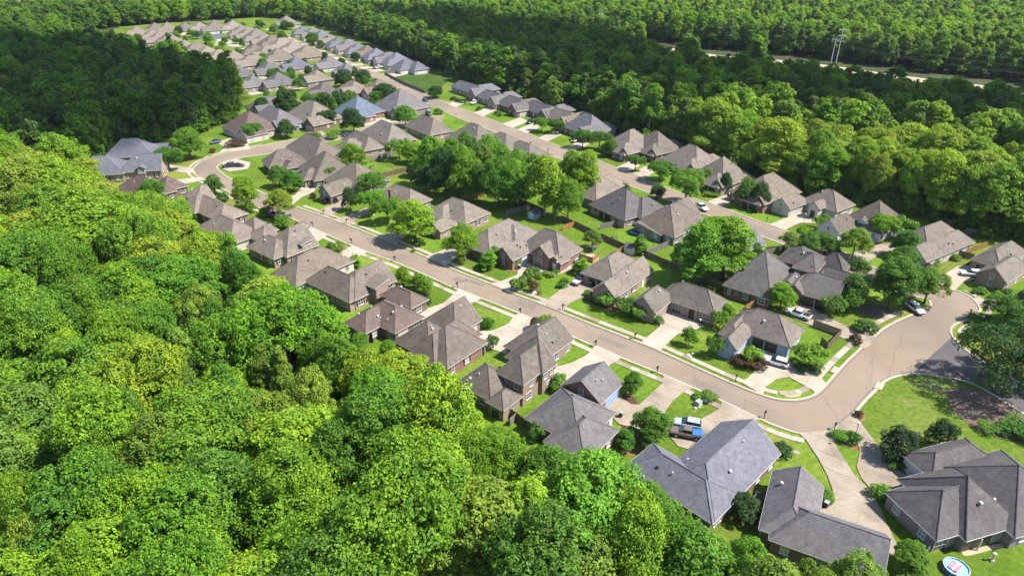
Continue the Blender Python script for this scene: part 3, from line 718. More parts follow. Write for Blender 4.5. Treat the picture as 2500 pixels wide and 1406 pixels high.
# --- lower side of the main street, from the bend outwards
house('bluish grey roofed brick house with a blue garage door below the main street', 'the blue garage door house', MA, 'roof_grey', 'red_brick',
      [((1416, 1088), (1284, 1021), (1519, 1016)), ((1428, 1128), (1329, 1078), (1530, 1060)), ((1466, 983), 8.4, (1527, 941), 'b', 'gg')],
      [(2, 'a+', 0.62, g2, 'blue_paint'), (0, 'b-', 0.25, 'bigwin', 'glass'), (0, 'a+', 0.9, 'door', 'white_paint')], H1)
house('tall two-storey stone house with a steep brown roof on the main street', 'the two-storey stone house', MA, 'roof_brown', 'tan_stone',
      [((1277, 938), (1214, 906), (1357, 888), 'b', 'hg', 5.3, 0.95), ((1198, 976), (1136, 920), (1275, 930), 'auto', 'hh', 2.9, 0.85), ((1229, 1000), (1191, 976), (1278, 969), 'b', 'hh', 2.9, 0.8), ((1322, 884), (1232, 845), 11.0, 'b', 'hg', 3.0, 0.75), ((1325, 911), 9.0, (1358, 888), 'b', 'hg', 5.2, 0.95)],
      [(0, 'a+', 0.75, 'door', 'dark_wood'), (2, 'b-', 0.5, 'patio', 'glass')], H1)
house('brown multi-hipped brick house, third below the main street from the bend', 'the third house below the main street', MA, 'roof_brown', 'red_brick',
      [((1092, 897), (1003, 848), (1201, 841), 'auto', 'hh', 2.9, 0.85), ((1050, 876), (971, 828), (1120, 822), 'b', 'hh', 2.9, 0.85), ((1060, 888), 7.0, 14.0, 'b', 'hh', 2.9, 1.05), ((1112, 818), 9.5, (1181, 784), 'b', 'hg', 2.9, 0.85)],
      [(3, 'a+', 0.55, g2, 'stucco'), (0, 'a+', 0.9, 'door', 'dark_wood')], H1)
house('reddish brown roofed house with a rear porch gable, fourth below the main street', 'the reddish brown roofed house', MA, 'roof_red', 'brown_brick',
      [((964, 812), (876, 766), (1029, 772), 'auto', 'hh', 2.9, 0.7), ((892, 813), (848, 785), (965, 762), 'b', 'hh', 2.9, 0.7), ((1003, 752), (938, 716), (1037, 727), 'auto', 'hh', 2.9, 0.7), ((902, 808), (878, 794), (940, 780), 'b', 'gh', 2.7, 0.6)],
      [(3, 'b-', 0.5, 'carport', 'x'), (0, 'a+', 0.3, 'garage1', 'stucco')], H1)
house('taupe roofed house with a wide shed dormer, fifth below the main street', 'the shed dormer house', MA, 'roof_taupe', 'pink_brick',
      [((853, 737), (741, 688), (925, 706), 'a', 'hh', 2.9, 0.85), ((866, 732), 9.5, (979, 690), 'b', 'hg', 2.9, 0.85), ((916, 704), 4.2, (952, 690), 'a', 'ss', 4.5, 0.22)], (), H1)
house('taupe hip roofed house with white roof vents, sixth below the main street', 'the sixth house below the main street', MA, 'roof_taupe', 'stucco',
      [((722, 697), (668, 667), (864, 639), 'b', 'hh', 2.9, 0.85), ((790, 668), (748, 645), (866, 637), 'b', 'hh', 2.9, 0.7)], [(0, 'a+', 0.8, g2, 'white_paint')], H1)
house('steep taupe roofed house with a small brick dormer, seventh below the main street', 'the brick dormer house', MA, 'roof_taupe', 'pink_brick',
      [((700, 627), 11.0, (768, 594), 'b', 'hg', 2.9, 0.9), ((668, 632), (610, 600), (725, 602), 'auto', 'hh'), ((736, 598), 3.2, (762, 588), 'a', 'ss', 4.6, 0.2)], (), H1)
house('low taupe hip roofed house half hidden by trees, eighth below the main street', 'the eighth house below the main street', MA, 'roof_taupe', 'stucco',
      [((560, 598), (479, 557), (640, 565), 'auto', 'hh', 2.9, 0.7), ((622, 580), 10.0, (668, 556), 'b', 'hh'), ((640, 592), 7.5, (672, 574), 'b', 'hg')], (), H1)
house('taupe roofed orange brick house, ninth below the main street by the curve', 'the ninth house below the main street', MA, 'roof_taupe', 'red_brick',
      [((538, 542), (455, 502), (594, 516), 'auto', 'hh', 2.9, 0.7), ((482, 492), 8.5, (516, 477), 'b', 'hg'), ((475, 520), (442, 500), (520, 490), 'b', 'hh')], [(1, 'a+', 0.5, g2, 'stucco')], H1)
house('red roofed house at the edge of the woods by the left curve', 'the red roofed house by the woods', MA, 'roof_red', 'brown_brick',
      [((340, 490), (273, 464), (400, 452), 'auto', 'hh', 2.9, 0.75), ((402, 468), 9.0, (440, 446), 'b', 'hh')], (), None)
LA = px_ang((294, 421), (393, 415))
house('large slate grey roofed house with a white dormer at the left curve', 'the large slate roofed house', LA, 'roof_slate', 'pink_brick',
      [((393, 415), (290, 422), 9.5, 'a', 'gh', 3.4, 0.95), ((300, 424), (208, 402), 13.0, 'auto', 'hh', 3.2, 0.75), ((372, 380), (262, 378), 12.0, 'a', 'hh', 4.2, 0.85), ((420, 368), 12.0, 7.0, 'a', 'gh', 3.0, 0.6), ((352, 410), 2.6, 4.0, 'b', 'gh', 4.7, 0.6)],
      [(4, 'b-', 0.5, 'bigwin', 'glass')])
# --- upper side of the main street, from the corner
house('pale blue sided corner house with a grey multi-hipped roof', 'the pale blue corner house', MA, 'roof_taupe', 'blue_siding',
      [((1927, 847), (1786, 786), (2009, 819), 'a', 'hh', 2.9, 0.85), ((1797, 853), (1755, 836), (1884, 820), 'b', 'gh', 2.9, 1.0), ((1800, 830), (1758, 812), (1850, 788), 'b', 'hh', 2.9, 0.9)],
      [(0, 'b-', 0.62, 'carport', 'x'), (0, 'a+', 0.3, 'patio', 'glass')], H1, trim='tan_trim')
house('taupe roofed brick house with an arched door and side gable, beside the blue corner house', 'the arched door house', MA, 'roof_taupe', 'pink_brick',
      [((1745, 770), (1612, 720), (1789, 740), 'a', 'hh', 2.9, 0.85), ((1600, 764), (1547, 735), (1652, 726), 'b', 'gh', 2.9, 0.95), ((1706, 757), (1636, 732), 8.0, 'b', 'hh', 2.95, 0.7)],
      [(2, 'b-', 0.75, 'arch', 'dark_wood'), (2, 'b-', 0.28, 'bigwin', 'glass'), (1, 'a+', 0.5, g2, 'tan_trim')], H1)
house('taupe roofed brick house with a long side gable behind the silver jeep', 'the long gable house', MA, 'roof_taupe', 'pink_brick',
      [((1502, 727), (1448, 706), (1620, 669), 'b', 'gg', 2.9, 0.9), ((1498, 692), (1434, 656), (1592, 652), 'auto', 'hh', 2.9, 0.8)], [(1, 'b-', 0.5, 'carport', 'x'), (0, 'a+', 0.75, 'door', 'white_paint')], H1)
house('dark red brick house with three front gables on the main street', 'the three-gabled red brick house', MA, 'roof_taupe', 'red_brick',
      [((1367, 640), (1280, 598), (1431, 612), 'a', 'hh', 2.9, 1.05), ((1252, 636), (1214, 615), (1312, 606), 'b', 'gh', 2.9, 0.85), ((1340, 628), (1304, 611), (1388, 602), 'b', 'gh', 4.0, 0.85), ((1369, 644), (1342, 632), (1390, 632), 'b', 'gh', 2.7, 0.7)],
      [(1, 'a+', 0.62, g2, 'white_paint'), (2, 'b-', 0.4, 'bigwin', 'glass'), (3, 'b-', 0.5, 'door', 'white_paint')], H1)
house('broad taupe hip roofed house left of the three-gabled red brick one', 'the broad hip roofed house', MA, 'roof_taupe', 'brown_brick',
      [((1196, 622), (1136, 592), (1306, 566), 'b', 'hh', 2.9, 0.8), ((1260, 598), 9.0, (1322, 570), 'b', 'hh', 2.9, 0.7)], (), H1)
house('pale pink brick house with staggered hips behind a bright street tree', 'the pale pink brick house', MA, 'roof_taupe', 'pink_brick',
      [((1136, 546), (1055, 512), (1192, 519), 'auto', 'hh', 3.2, 0.75), ((1082, 539), (1048, 522), (1135, 508), 'b', 'hh', 3.3, 0.7), ((1075, 565), 6.0, 8.0, 'b', 'gh', 2.6, 0.6)], (), H1)
house('grey roofed house with a brick chimney among the upper street trees', 'the chimney house', MA, 'roof_taupe', 'grey_brick',
      [((1002, 507), (930, 476), (1062, 490), 'auto', 'hh', 2.9, 0.8)], (), H1)
house('side-gabled grey brick house beside the curved maroon hedge', 'the maroon hedge house', MA, 'roof_taupe', 'grey_brick',
      [((808, 479), (780, 468), (868, 450), 'b', 'gh', 2.9, 0.9), ((868, 466), (800, 438), (938, 434), 'auto', 'hh', 2.9, 0.8)], [(0, 'a+', 0.6, g2, 'stucco')], H1)
house('long taupe hip roofed house above the pair of driveway trees', 'the pair of driveway trees house', MA - 18, 'roof_taupe', 'pink_brick',
      [((768, 442), (709, 413), (870, 421), 'auto', 'hh', 2.9, 0.85), ((742, 440), 7.0, 8.0, 'b', 'hh')], [(0, 'b-', 0.5, g2, 'tan_trim')], H1)
house('dark grey roofed house inside the left curve, beside parked black cars', 'the house inside the left curve', MA - 18, 'roof_brown', 'grey_brick',
      [((658, 410), (612, 397), (736, 386), 'b', 'hh', 2.9, 0.85), ((700, 412), 6.5, (752, 398), 'b', 'hh', 2.9, 0.8)], [(0, 'b-', 0.5, g2, 'black_paint')], H1)
house('taupe hip roofed house with a shaded rear patio inside the left curve', 'the shaded patio house', MA - 14, 'roof_taupe', 'pink_brick',
      [((765, 400), (682, 362), (827, 370), 'auto', 'hh', 2.9, 0.85), ((808, 386), 8.0, (838, 372), 'b', 'hh')], [(0, 'a+', 0.35, 'patio', 'glass'), (0, 'b-', 0.7, 'carport', 'x')], H1)
# --- the middle of the block, fronting the upper street
H2 = 'houses along the upper street'
house('large dark brown roofed red brick house with a carport, behind the white pickup', 'the carport house', MA, 'roof_charcoal', 'red_brick',
      [((1880, 730), (1777, 686), (1965, 672), 'a', 'hh', 2.9, 0.85), ((2038, 740), (1925, 695), (2082, 706), 'a', 'gh', 2.9, 0.75), ((1958, 716), 4.0, 8.0, 'b', 'gh', 3.2, 0.8), ((1940, 704), 3.6, 7.0, 'b', 'gh', 3.4, 0.8)],
      [(1, 'b-', 0.62, 'carport', 'x'), (2, 'b-', 0.5, 'bigwin', 'glass')], H2)
house('dark two-storey brick house with a flat-fronted upper block among trees', 'the dark two-storey house', MA, 'roof_charcoal', 'brown_brick',
      [((2108, 716), (1985, 655), (2135, 695), 'a', 'hh', 2.9, 0.8), ((1989, 667), (1951, 637), (2017, 628), 'a', 'hh', 5.4, 0.45), ((2058, 668), (2000, 640), (2078, 650), 'auto', 'hh', 4.0, 1.2), ((1978, 655), (1908, 626), (2005, 624), 'auto', 'hh', 3.0, 0.7)], (), H2)
house('small slate roofed gable garage standing by the upper street', 'the small slate roofed garage', RA, 'roof_slate', 'stucco', [((1822, 613), 7.5, (1872, 597), 'b', 'gg', 2.9, 0.8)], [(0, 'a+', 0.6, 'door', 'white_paint')], None, cat='garage', name='garage')
house('brown roofed house with a covered rear porch beside the trampoline', 'the covered porch house', RA + 8, 'roof_brown', 'grey_brick',
      [((1646, 579), (1553, 543), (1722, 536), 'auto', 'hh', 2.9, 0.8), ((1662, 543), 10.0, (1710, 521), 'b', 'hg', 2.9, 0.75), ((1614, 573), (1572, 546), (1648, 556), 'b', 'ss', 2.5, 0.15)], [(0, 'b-', 0.55, 'carport', 'x')], H2)
house('dark roofed hip house with tan brick, left of the covered porch house', 'the dark hip roofed house', RA, 'roof_charcoal', 'pink_brick',
      [((1525, 537), (1442, 498), (1604, 512), 'auto', 'hh', 2.9, 0.85), ((1566, 532), 10.0, (1628, 510), 'b', 'hh', 2.9, 0.75)], [(0, 'b-', 0.45, 'carport', 'x'), (0, 'b-', 0.75, 'patio', 'glass')], H2)
house('taupe roofed house mostly hidden by the tall pale-trunked trees', 'the tree-screened house', RA + 5, 'roof_taupe', 'grey_brick', [((1455, 492), (1400, 462), (1507, 460), 'auto', 'hh', 2.9, 0.85), ((1470, 470), 9.0, (1500, 438), 'b', 'hh')], (), H2)
house('long brown roofed house with many hips behind the dark tree clump', 'the many-hipped house', RA + 5, 'roof_taupe', 'grey_brick',
      [((1160, 366), (1096, 337), (1226, 345), 'auto', 'hh', 2.9, 0.85), ((1230, 388), (1160, 355), (1290, 360), 'auto', 'hh', 2.9, 0.7), ((1290, 396), (1228, 366), (1328, 374), 'auto', 'hh', 2.9, 0.7)], (), H2)
house('taupe hip roofed house beside the bright open corner lawn', 'the corner lawn house', MA - 12, 'roof_taupe', 'pink_brick', [((1050, 331), (985, 308), (1101, 318), 'auto', 'hh', 2.9, 0.85)], (), H2)
house('dark taupe hip roofed house left of the corner lawn', 'the house left of the corner lawn', MA - 12, 'roof_taupe', 'grey_brick', [((945, 354), (900, 322), (994, 331), 'auto', 'hh', 2.9, 0.85), ((960, 345), 7.0, 9.0, 'b', 'hh')], (), H2)
house('taupe hip roofed house with a fenced bright back lawn', 'the fenced back lawn house', MA - 14, 'roof_taupe', 'pink_brick', [((890, 369), (828, 342), (933, 356), 'auto', 'hh', 2.9, 0.85), ((840, 372), 9.0, 11.0, 'auto', 'hh', 2.9, 0.75)], [(0, 'b-', 0.6, 'patio', 'glass')], H2)
# --- right side of the upper street, near to far
house('tan brick gabled house at the right edge above the bend', 'the tan brick gabled house', RA, 'roof_taupe', 'tan_stone',
      [((2442, 656), (2378, 629), (2525, 622), 'auto', 'hh', 2.9, 0.85), ((2457, 690), (2390, 663), (2540, 662), 'b', 'gh', 2.9, 0.85)], [(0, 'b-', 0.3, 'door', 'dark_wood')], H2)
house('taupe roofed stucco house with a long side wall left of the right edge', 'the long side wall house', RA - 4, 'roof_taupe', 'stucco',
      [((2261, 638), (2212, 610), (2376, 590), 'b', 'gh', 2.9, 0.85), ((2262, 592), (2214, 570), (2325, 562), 'auto', 'hh', 3.2, 0.8)], (), H2)
house('brown roofed blue and white house with a dormer on the upper street', 'the blue and white dormer house', RA, 'roof_brown', 'white_siding',
      [((2150, 572), (2068, 531), (2226, 546), 'a', 'hh', 2.9, 0.85), ((2048, 570), (2008, 547), (2090, 545), 'b', 'gh', 2.9, 0.9), ((2116, 545), 3.0, 4.0, 'b', 'gh', 4.4, 0.6)], [(0, 'b-', 0.45, 'patio', 'black_paint'), (1, 'a+', 0.5, 'carport', 'x')], H2)
house('cream stucco house with arched entry gables on the upper street', 'the cream stucco house', RA, 'roof_taupe', 'stucco',
      [((2042, 517), (1958, 488), (2090, 501), 'a', 'hh', 3.2, 0.8), ((1929, 510), (1887, 494), (1978, 493), 'b', 'gh', 2.9, 0.75), ((2000, 510), 3.6, 6.0, 'b', 'gh', 3.6, 0.9)], [(1, 'a+', 0.35, g2, 'trim'), (2, 'b-', 0.5, 'arch', 'dark_wood')], H2)
RRL = ['fourth', 'fifth', 'sixth', 'seventh', 'eighth', 'ninth', 'tenth', 'eleventh', 'twelfth', 'thirteenth', 'fourteenth', 'fifteenth', 'sixteenth']
RR = [((1868, 498), (1800, 462), (1938, 463), 'roof_taupe', 'red_brick', 'taupe hip roofed orange brick house'), ((1765, 456), (1711, 421), (1829, 433), 'roof_taupe', 'pink_brick', 'tall taupe hip roofed house with pale trim'),
      ((1700, 417), (1630, 384), (1748, 396), 'roof_taupe', 'pink_brick', 'taupe hip roofed house behind the round street trees'), ((1604, 378), (1556, 352), (1662, 364), 'roof_taupe', 'brown_brick', 'peaked taupe hip roofed house'),
      ((1534, 376), (1488, 350), (1590, 352), 'roof_taupe', 'brown_brick', 'taupe roofed house with a dark porch'), ((1440, 331), (1382, 308), (1492, 318), 'roof_grey', 'brown_brick', 'grey roofed house with a steep front gable'),
      ((1392, 305), (1330, 282), (1420, 295), 'roof_taupe', 'pink_brick', 'pale taupe roofed house'), ((1342, 285), (1280, 262), (1365, 277), 'roof_grey', 'brown_brick', 'grey roofed house with a brown brick gable'),
      ((1268, 270), (1212, 252), (1300, 262), 'roof_grey', 'brown_brick', 'grey roofed gabled house'), ((1215, 252), (1160, 236), (1240, 246), 'roof_grey', 'pink_brick', 'low grey roofed house'), ((1165, 232), (1095, 212), (1190, 226), 'roof_grey', 'pink_brick', 'big grey steep roofed house')]
for i, (B, L, Rr, rf, wl, txt) in enumerate(RR):
    ws = [(B, L, Rr, 'auto', 'hh', 2.9, 0.85 + 0.1 * (i % 2)), ((B[0] - 14 + i, B[1] + 3), 7.5, 11.0, 'b', 'gh' if i > 4 else 'hh', 2.9, 0.8)]
    ws.append(((B[0] + 22 - i, B[1] - 8), 7.0, 12.0, 'b', 'hh' if i % 2 else 'gh', 2.9, 0.75)); ws.append(((B[0] - 2, B[1] + 1), 4.2, 7.0, 'b', 'gh', 3.1, 0.95))
    house(txt + ', ' + RRL[i] + ' in the row along the woods', 'the ' + RRL[i] + ' house along the woods', RA, rf, wl, ws, [(1, 'a+', 0.4, g2, 'stucco')] if i > 3 else [(1, 'b-', 0.5, 'carport', 'x')], H2, detail=2 if i < 6 else 1)
# --- lower right corner
CA = px_ang((1735, 1272), (1898, 1105)) - 90
house('L-shaped slate grey roofed house with white gutters beside the two parked trucks', 'the L-shaped slate roofed house', CA, 'roof_slate', 'brown_brick',
      [((1738, 1274), (1562, 1112), (1800, 1205), 'a', 'hh', 2.9, 0.72), ((1744, 1268), 10.5, (1900, 1106), 'b', 'hg', 2.9, 0.72)], [(0, 'b-', 0.9, 'bigwin', 'glass')], trim='white_paint')
DA = px_ang((1902, 1155), (2015, 1191))
house('charcoal roofed house at the bottom edge between the two cracked driveways', 'the charcoal roofed house', DA, 'roof_grey', 'brown_brick',
      [((2152, 1412), (1880, 1322), (2174, 1309), 'a', 'gh', 2.9, 0.75), ((1985, 1335), (1857, 1290), (2015, 1192), 'b', 'hg', 2.9, 0.7)], [(1, 'a+', 0.6, g2, 'white_paint')], trim='white_paint')
EA = px_ang((2166, 1202), (2287, 1315))
house('large grey hip roofed house with a patio beside the round pool', 'the patio house by the round pool', EA, 'roof_charcoal', 'grey_brick',
      [((2359, 1316), (2198, 1171), (2500, 1285), 'b', 'hh', 2.9, 0.8), ((2287, 1315), (2166, 1202), 14.0, 'b', 'hh', 2.9, 0.75), ((2276, 1168), (2208, 1108), 13.0, 'b', 'hh', 2.8, 0.7), ((2478, 1308), 14.0, 14.0, 'b', 'hh', 2.8, 0.7)],
      [(0, 'a+', 0.3, 'carport', 'x'), (0, 'a+', 0.8, 'patio', 'glass'), (1, 'a+', 0.12, 'bigwin', 'glass'), (2, 'b-', 0.5, g2, 'white_paint')], trim='white_paint')
# --- upper block
UP = [((594, 331), (530, 314), (646, 298), 'roof_red', 'stucco', 'reddish roofed cream house beside the round dark hedge', MA - 4), ((672, 312), (622, 288), (718, 290), 'roof_grey', 'grey_brick', 'grey roofed house with a pale front gable', MA - 4),
      ((757, 304), (704, 281), (810, 278), 'roof_taupe', 'brown_brick', 'grey hip roofed house behind a slim lamp post', MA - 4), ((866, 287), (814, 272), (920, 266), 'roof_blue', 'red_brick', 'blue metal roofed red brick house', MA - 4),
      ((966, 277), (930, 255), (1030, 254), 'roof_grey', 'grey_brick', 'dark grey hip roofed house near the parked blue cars', MA - 8), ((627, 274), (594, 264), (680, 250), 'roof_grey', 'pink_brick', 'grey roofed house against the dark woods', MA - 8)]
for B, L, Rr, rf, wl, txt, a in UP:
    house(txt, 'the ' + txt.split(' house')[0] + ' house', a, rf, wl, [(B, L, Rr, 'auto', 'hh', 2.9, 0.8), ((B[0] + 8, B[1] + 4), 7.5, 10.0, 'b', 'gh', 2.9, 0.75)], [(1, 'b-', 0.5, g2, 'stucco')], 'houses in the upper block', detail=1)
FARB = [(755, 190, 'roof_sand', 'tan brick house with a pale roof and corner porch'), (655, 202, 'roof_grey', 'grey roofed house with white gable windows'), (634, 172, 'roof_grey', 'grey roofed house with a blue awning'), (560, 180, 'roof_grey', 'grey roofed house against the left woods'),
        (596, 204, 'roof_grey', 'grey roofed house with pinkish end walls'), (700, 160, 'roof_slate', 'slate roofed house behind three dark conifers'), (784, 156, 'roof_grey', 'grey roofed house right of the dark conifers'), (828, 176, 'roof_slate', 'slate roofed house behind the broad dark tree'),
        (848, 220, 'roof_taupe', 'taupe roofed house left of the wide round tree'), (903, 220, 'roof_taupe', 'taupe roofed house beside the wide round tree'), (768, 228, 'roof_charcoal', 'charcoal roofed house in the middle of the upper block'), (486, 180, 'roof_grey', 'small grey roofed house at the woods corner')]
for i, (x, y, rf, txt) in enumerate(FARB):
    house(txt, 'the ' + txt.split(' house')[0] + ' house', MA - 10, rf, ['grey_brick', 'pink_brick', 'stucco', 'brown_brick'][i % 4],
          [((x + 8, y + 10), 14.0 + i % 3, 13.0 + (i * 7) % 4, 'auto', 'hh', 2.9, 0.75), ((x - 4, y + 12), 7.5, 12.0, 'b', 'gh', 2.9, 0.75), ((x + 16, y + 4), 7.0, 9.0, 'b', 'hh', 2.9, 0.7)], [(1, 'b-', 0.5, g2, 'stucco')], 'houses in the upper block', detail=1, drive=9)
ORD = ['first', 'second', 'third', 'fourth', 'fifth', 'sixth', 'seventh', 'eighth', 'ninth', 'tenth', 'eleventh', 'twelfth', 'thirteenth', 'fourteenth', 'fifteenth', 'sixteenth']
def far_row(spots, what, row, a, roofs, walls, size=(12.5, 15.0), grp='far houses'):
    for i, (x, y) in enumerate(spots):
        rf = roofs[i % len(roofs)]
        house(f'{rf[5:]} roofed {what}, {ORD[i]} {row}', f'the {ORD[i]} house {row}', a, rf, walls[i % len(walls)],
              [((x + 4, y + 7), size[0] + (i * 5) % 3, size[1] + (i * 3) % 4, 'ab'[i % 2], 'hh', 2.9, 0.62 + 0.05 * (i % 3)), ((x - 4, y + 8), 7.5, 13.0, 'b', 'gh' if i % 2 else 'hh', 2.9, 0.8), ((x + 7, y + 5), 6.5, 9.0, 'b', 'hh' if i % 3 else 'gh', 2.9, 0.8), ((x + 9, y + 1), 9.0, 7.0, 'a', 'gh', 2.9, 0.75)], [(1, 'b-', 0.5, g2, 'stucco')], grp, detail=1, drive=10)
far_row([(722, 76), (745, 84), (766, 92), (788, 100), (808, 108), (830, 116), (853, 124), (878, 132), (902, 139), (926, 146), (950, 153)], 'far house', 'down the far row by the woods', RA, ['roof_slate', 'roof_grey', 'roof_slate', 'roof_taupe'], ['grey_brick', 'stucco'], (15.0, 16.0))
house('white sided slate roofed house with white garages ending the far row', 'the white house in the far row', RA, 'roof_slate', 'white_siding', [((978, 171), 14.0, 16.0, 'auto', 'hh', 2.9, 0.7), ((1012, 172), 13.0, 11.0, 'auto', 'hh', 2.9, 0.7)], [(0, 'b-', 0.5, g2, 'white_paint'), (1, 'b-', 0.4, g2, 'white_paint')], detail=1)
far_row([(345, 90), (364, 97), (384, 104), (405, 112), (427, 120), (450, 128), (476, 137), (508, 146), (545, 150), (585, 156)], 'brick house', 'down the left far street', MA - 12, ['roof_sand', 'roof_sand', 'roof_taupe'], ['red_brick', 'pink_brick'], (16.0, 19.0))
far_row([(309, 80), (352, 76), (384, 74), (428, 70), (466, 69), (500, 69), (545, 66), (682, 56)], 'cream house', 'from left along the top woods', MA - 15, ['roof_sand', 'roof_taupe'], ['stucco'], (19.0, 18.0))
far_row([(566, 80), (584, 87), (602, 94), (622, 101), (642, 108), (664, 116), (690, 124), (726, 136)], 'house', 'down the middle of the far block', MA - 12, ['roof_sand', 'roof_taupe', 'roof_sand'], ['stucco', 'pink_brick'], (17.0, 20.0))
far_row([(600, 126), (628, 134), (655, 144)], 'house', 'behind the middle of the far block', MA - 12, ['roof_taupe', 'roof_sand'], ['pink_brick', 'stucco'], (16.0, 17.0))
far_row([(240, 116), (272, 127), (300, 138), (330, 148), (361, 158)], 'house', 'peeking over the left woods', MA - 12, ['roof_sand', 'roof_taupe'], ['stucco', 'grey_brick'], (15.0, 16.0))
far_row([(160, 84), (205, 98)], 'house', 'from the left behind the pale fence', MA, ['roof_sand'], ['stucco'])
# chimney on one house
ch = [h for h in HOUSES if h[0] == 'the chimney house'][0]
b = MB().box(-0.5, 0.5, -0.4, 0.4, 3.5, 6.6).box(-0.58, 0.58, -0.48, 0.48, 6.6, 6.8)
_r = [o for o in bpy.data.objects if o.get('label', '').startswith('grey roofed house with a brick chimney')][0]
obj('chimney', b.mesh('chimney', ['brown_brick']), _r, (-1.0, -4.6, 0))
for h in HOUSES:
    for (B, La, Wb, u, v) in h[2]:
        if La > 27 or Wb > 27: print('BIGWING', h[0], round(La, 1), round(Wb, 1))
        if La < 3.5 or Wb < 3.5: print('smallwing', h[0], round(La, 1), round(Wb, 1))

# ------------------------------------------------------------------ trees
def leaf_mesh(name, centers, normals, size, seed, matname, elong=1.5, flowers=0.0):
    """one small folded leaf spray (a rhomb) per centre, facing roughly along its normal"""
    r = np.random.default_rng(seed); n = len(centers)
    nr = normals + r.normal(0, 0.55, (n, 3)); nr /= np.linalg.norm(nr, axis=1, keepdims=True) + 1e-9
    a = np.cross(nr, r.normal(0, 1, (n, 3))); a /= np.linalg.norm(a, axis=1, keepdims=True) + 1e-9
    b = np.cross(nr, a)
    s = size * r.uniform(0.65, 1.35, (n, 1))
    a *= s * elong * 0.5; b *= s * 0.5; dr = nr * s * 0.12
    v = np.stack([centers - a - dr, centers - b + dr, centers + a - dr, centers + b + dr], 1).reshape(-1, 3).astype(np.float32)
    m = bpy.data.meshes.new(name)
    m.vertices.add(4 * n); m.vertices.foreach_set('co', v.ravel())
    m.loops.add(4 * n); m.loops.foreach_set('vertex_index', np.arange(4 * n, dtype=np.int32))
    m.polygons.add(n); m.polygons.foreach_set('loop_start', np.arange(0, 4 * n, 4, dtype=np.int32))
    m.materials.append(M[matname])
    if flowers:
        m.materials.append(M['flower']); idx = (r.random(n) < flowers).astype(np.int32) * (centers[:, 2] > np.median(centers[:, 2])); m.polygons.foreach_set('material_index', idx)
    m.update(); m.validate()
    return m

def crown_points(seed, nclump, nleaf, h0, h1, rad, clump_r, shape='round', droop=0.0, fill=0.0):
    """leaf positions gathered in clumps over a crown made of several uneven lobes between heights h0 and h1"""
    r = np.random.default_rng(seed); C = []
    H = h1 - h0; zc, zh = (h0 + h1) / 2, H / 2; k = 0
    lob = []
    if shape == 'cone':
        for t in np.linspace(0.08, 0.95, 9):
            for _ in range(2 if t < .8 else 1):
                a = r.uniform(0, 6.28); w = (1.05 - t) * rad
                lob.append((np.array([math.cos(a) * w * .45, math.sin(a) * w * .45, h0 + t * H]), np.array([w * .62 + .35, w * .62 + .35, H * .10])))
    else:
        n = 11 if shape == 'flat' else 12
        a0 = r.uniform(0, 6.28)
        for q in range(n):
            a = a0 + q * 2.4 + r.uniform(-.4, .4); t = (q + .5) / n
            if shape == 'flat': z, w, lr = h0 + H * r.uniform(.35, .75), rad * r.uniform(.40, .78), rad * r.uniform(.28, .46)
            elif shape == 'tall': z, w, lr = h0 + H * (.12 + .76 * t), rad * (.72 - .48 * t) * r.uniform(.7, 1.2), rad * r.uniform(.30, .50) * (1.05 - .25 * t)
            else: z, w, lr = h0 + H * (.2 + .62 * t), rad * (.74 - .40 * t) * r.uniform(.65, 1.2), rad * r.uniform(.29, .48)
            lob.append((np.array([math.cos(a) * w, math.sin(a) * w, z]), np.array([lr, lr, min(lr * r.uniform(.75, 1.1), H * .3)])))
        lob.append((np.array([r.uniform(-.15, .15) * rad, r.uniform(-.15, .15) * rad, h1 - H * .18]), np.array([rad * .45, rad * .45, H * .20])))
    wts = np.array([l[1][0] * l[1][2] for l in lob]); wts /= wts.sum()
    while len(C) < nclump and k < 14000:
        k += 1
        c, rr = lob[r.choice(len(lob), p=wts)]
        d = r.normal(0, 1, 3); d /= np.linalg.norm(d)
        if d[2] < -0.5: continue
        q = c + d * rr * (r.uniform(.5, .9) if r.random() < fill * .5 else r.uniform(.88, 1.04))
        if any(np.linalg.norm((q - c2) / r2) < .72 for c2, r2 in lob if c2 is not c): continue
        if C and np.min(np.linalg.norm(np.array(C) - q, axis=1)) < clump_r * 0.80 and r.random() < 0.97: continue
        C.append(q)
    C = np.array(C); L, N = [], []
    cen = np.array([0, 0, zc - 0.35 * zh])
    for c in C:
        out = c - cen; out /= np.linalg.norm(out) + 1e-9
        n = int(nleaf * r.uniform(0.7, 1.3)); cr = clump_r * r.uniform(0.55, 1.5)
        d = r.normal(0, 1, (n, 3)); d /= np.linalg.norm(d, axis=1, keepdims=True)
        keep = (d @ out) * 0.6 + d[:, 2] * 0.5 > -0.45
        d = d[keep]
        rr = cr * (0.62 + 0.42 * r.random((len(d), 1)) ** 0.7)
        p = c + d * rr * np.array([1.0, 1.0, 0.78])
        p[:, 2] -= droop * (np.abs(d[:, 0]) + np.abs(d[:, 1])) * cr * 0.6
        L.append(p); N.append(d * 0.75 + np.array([0, 0, 0.55]) + out * 0.2)
    return np.concatenate(L), np.concatenate(N), C

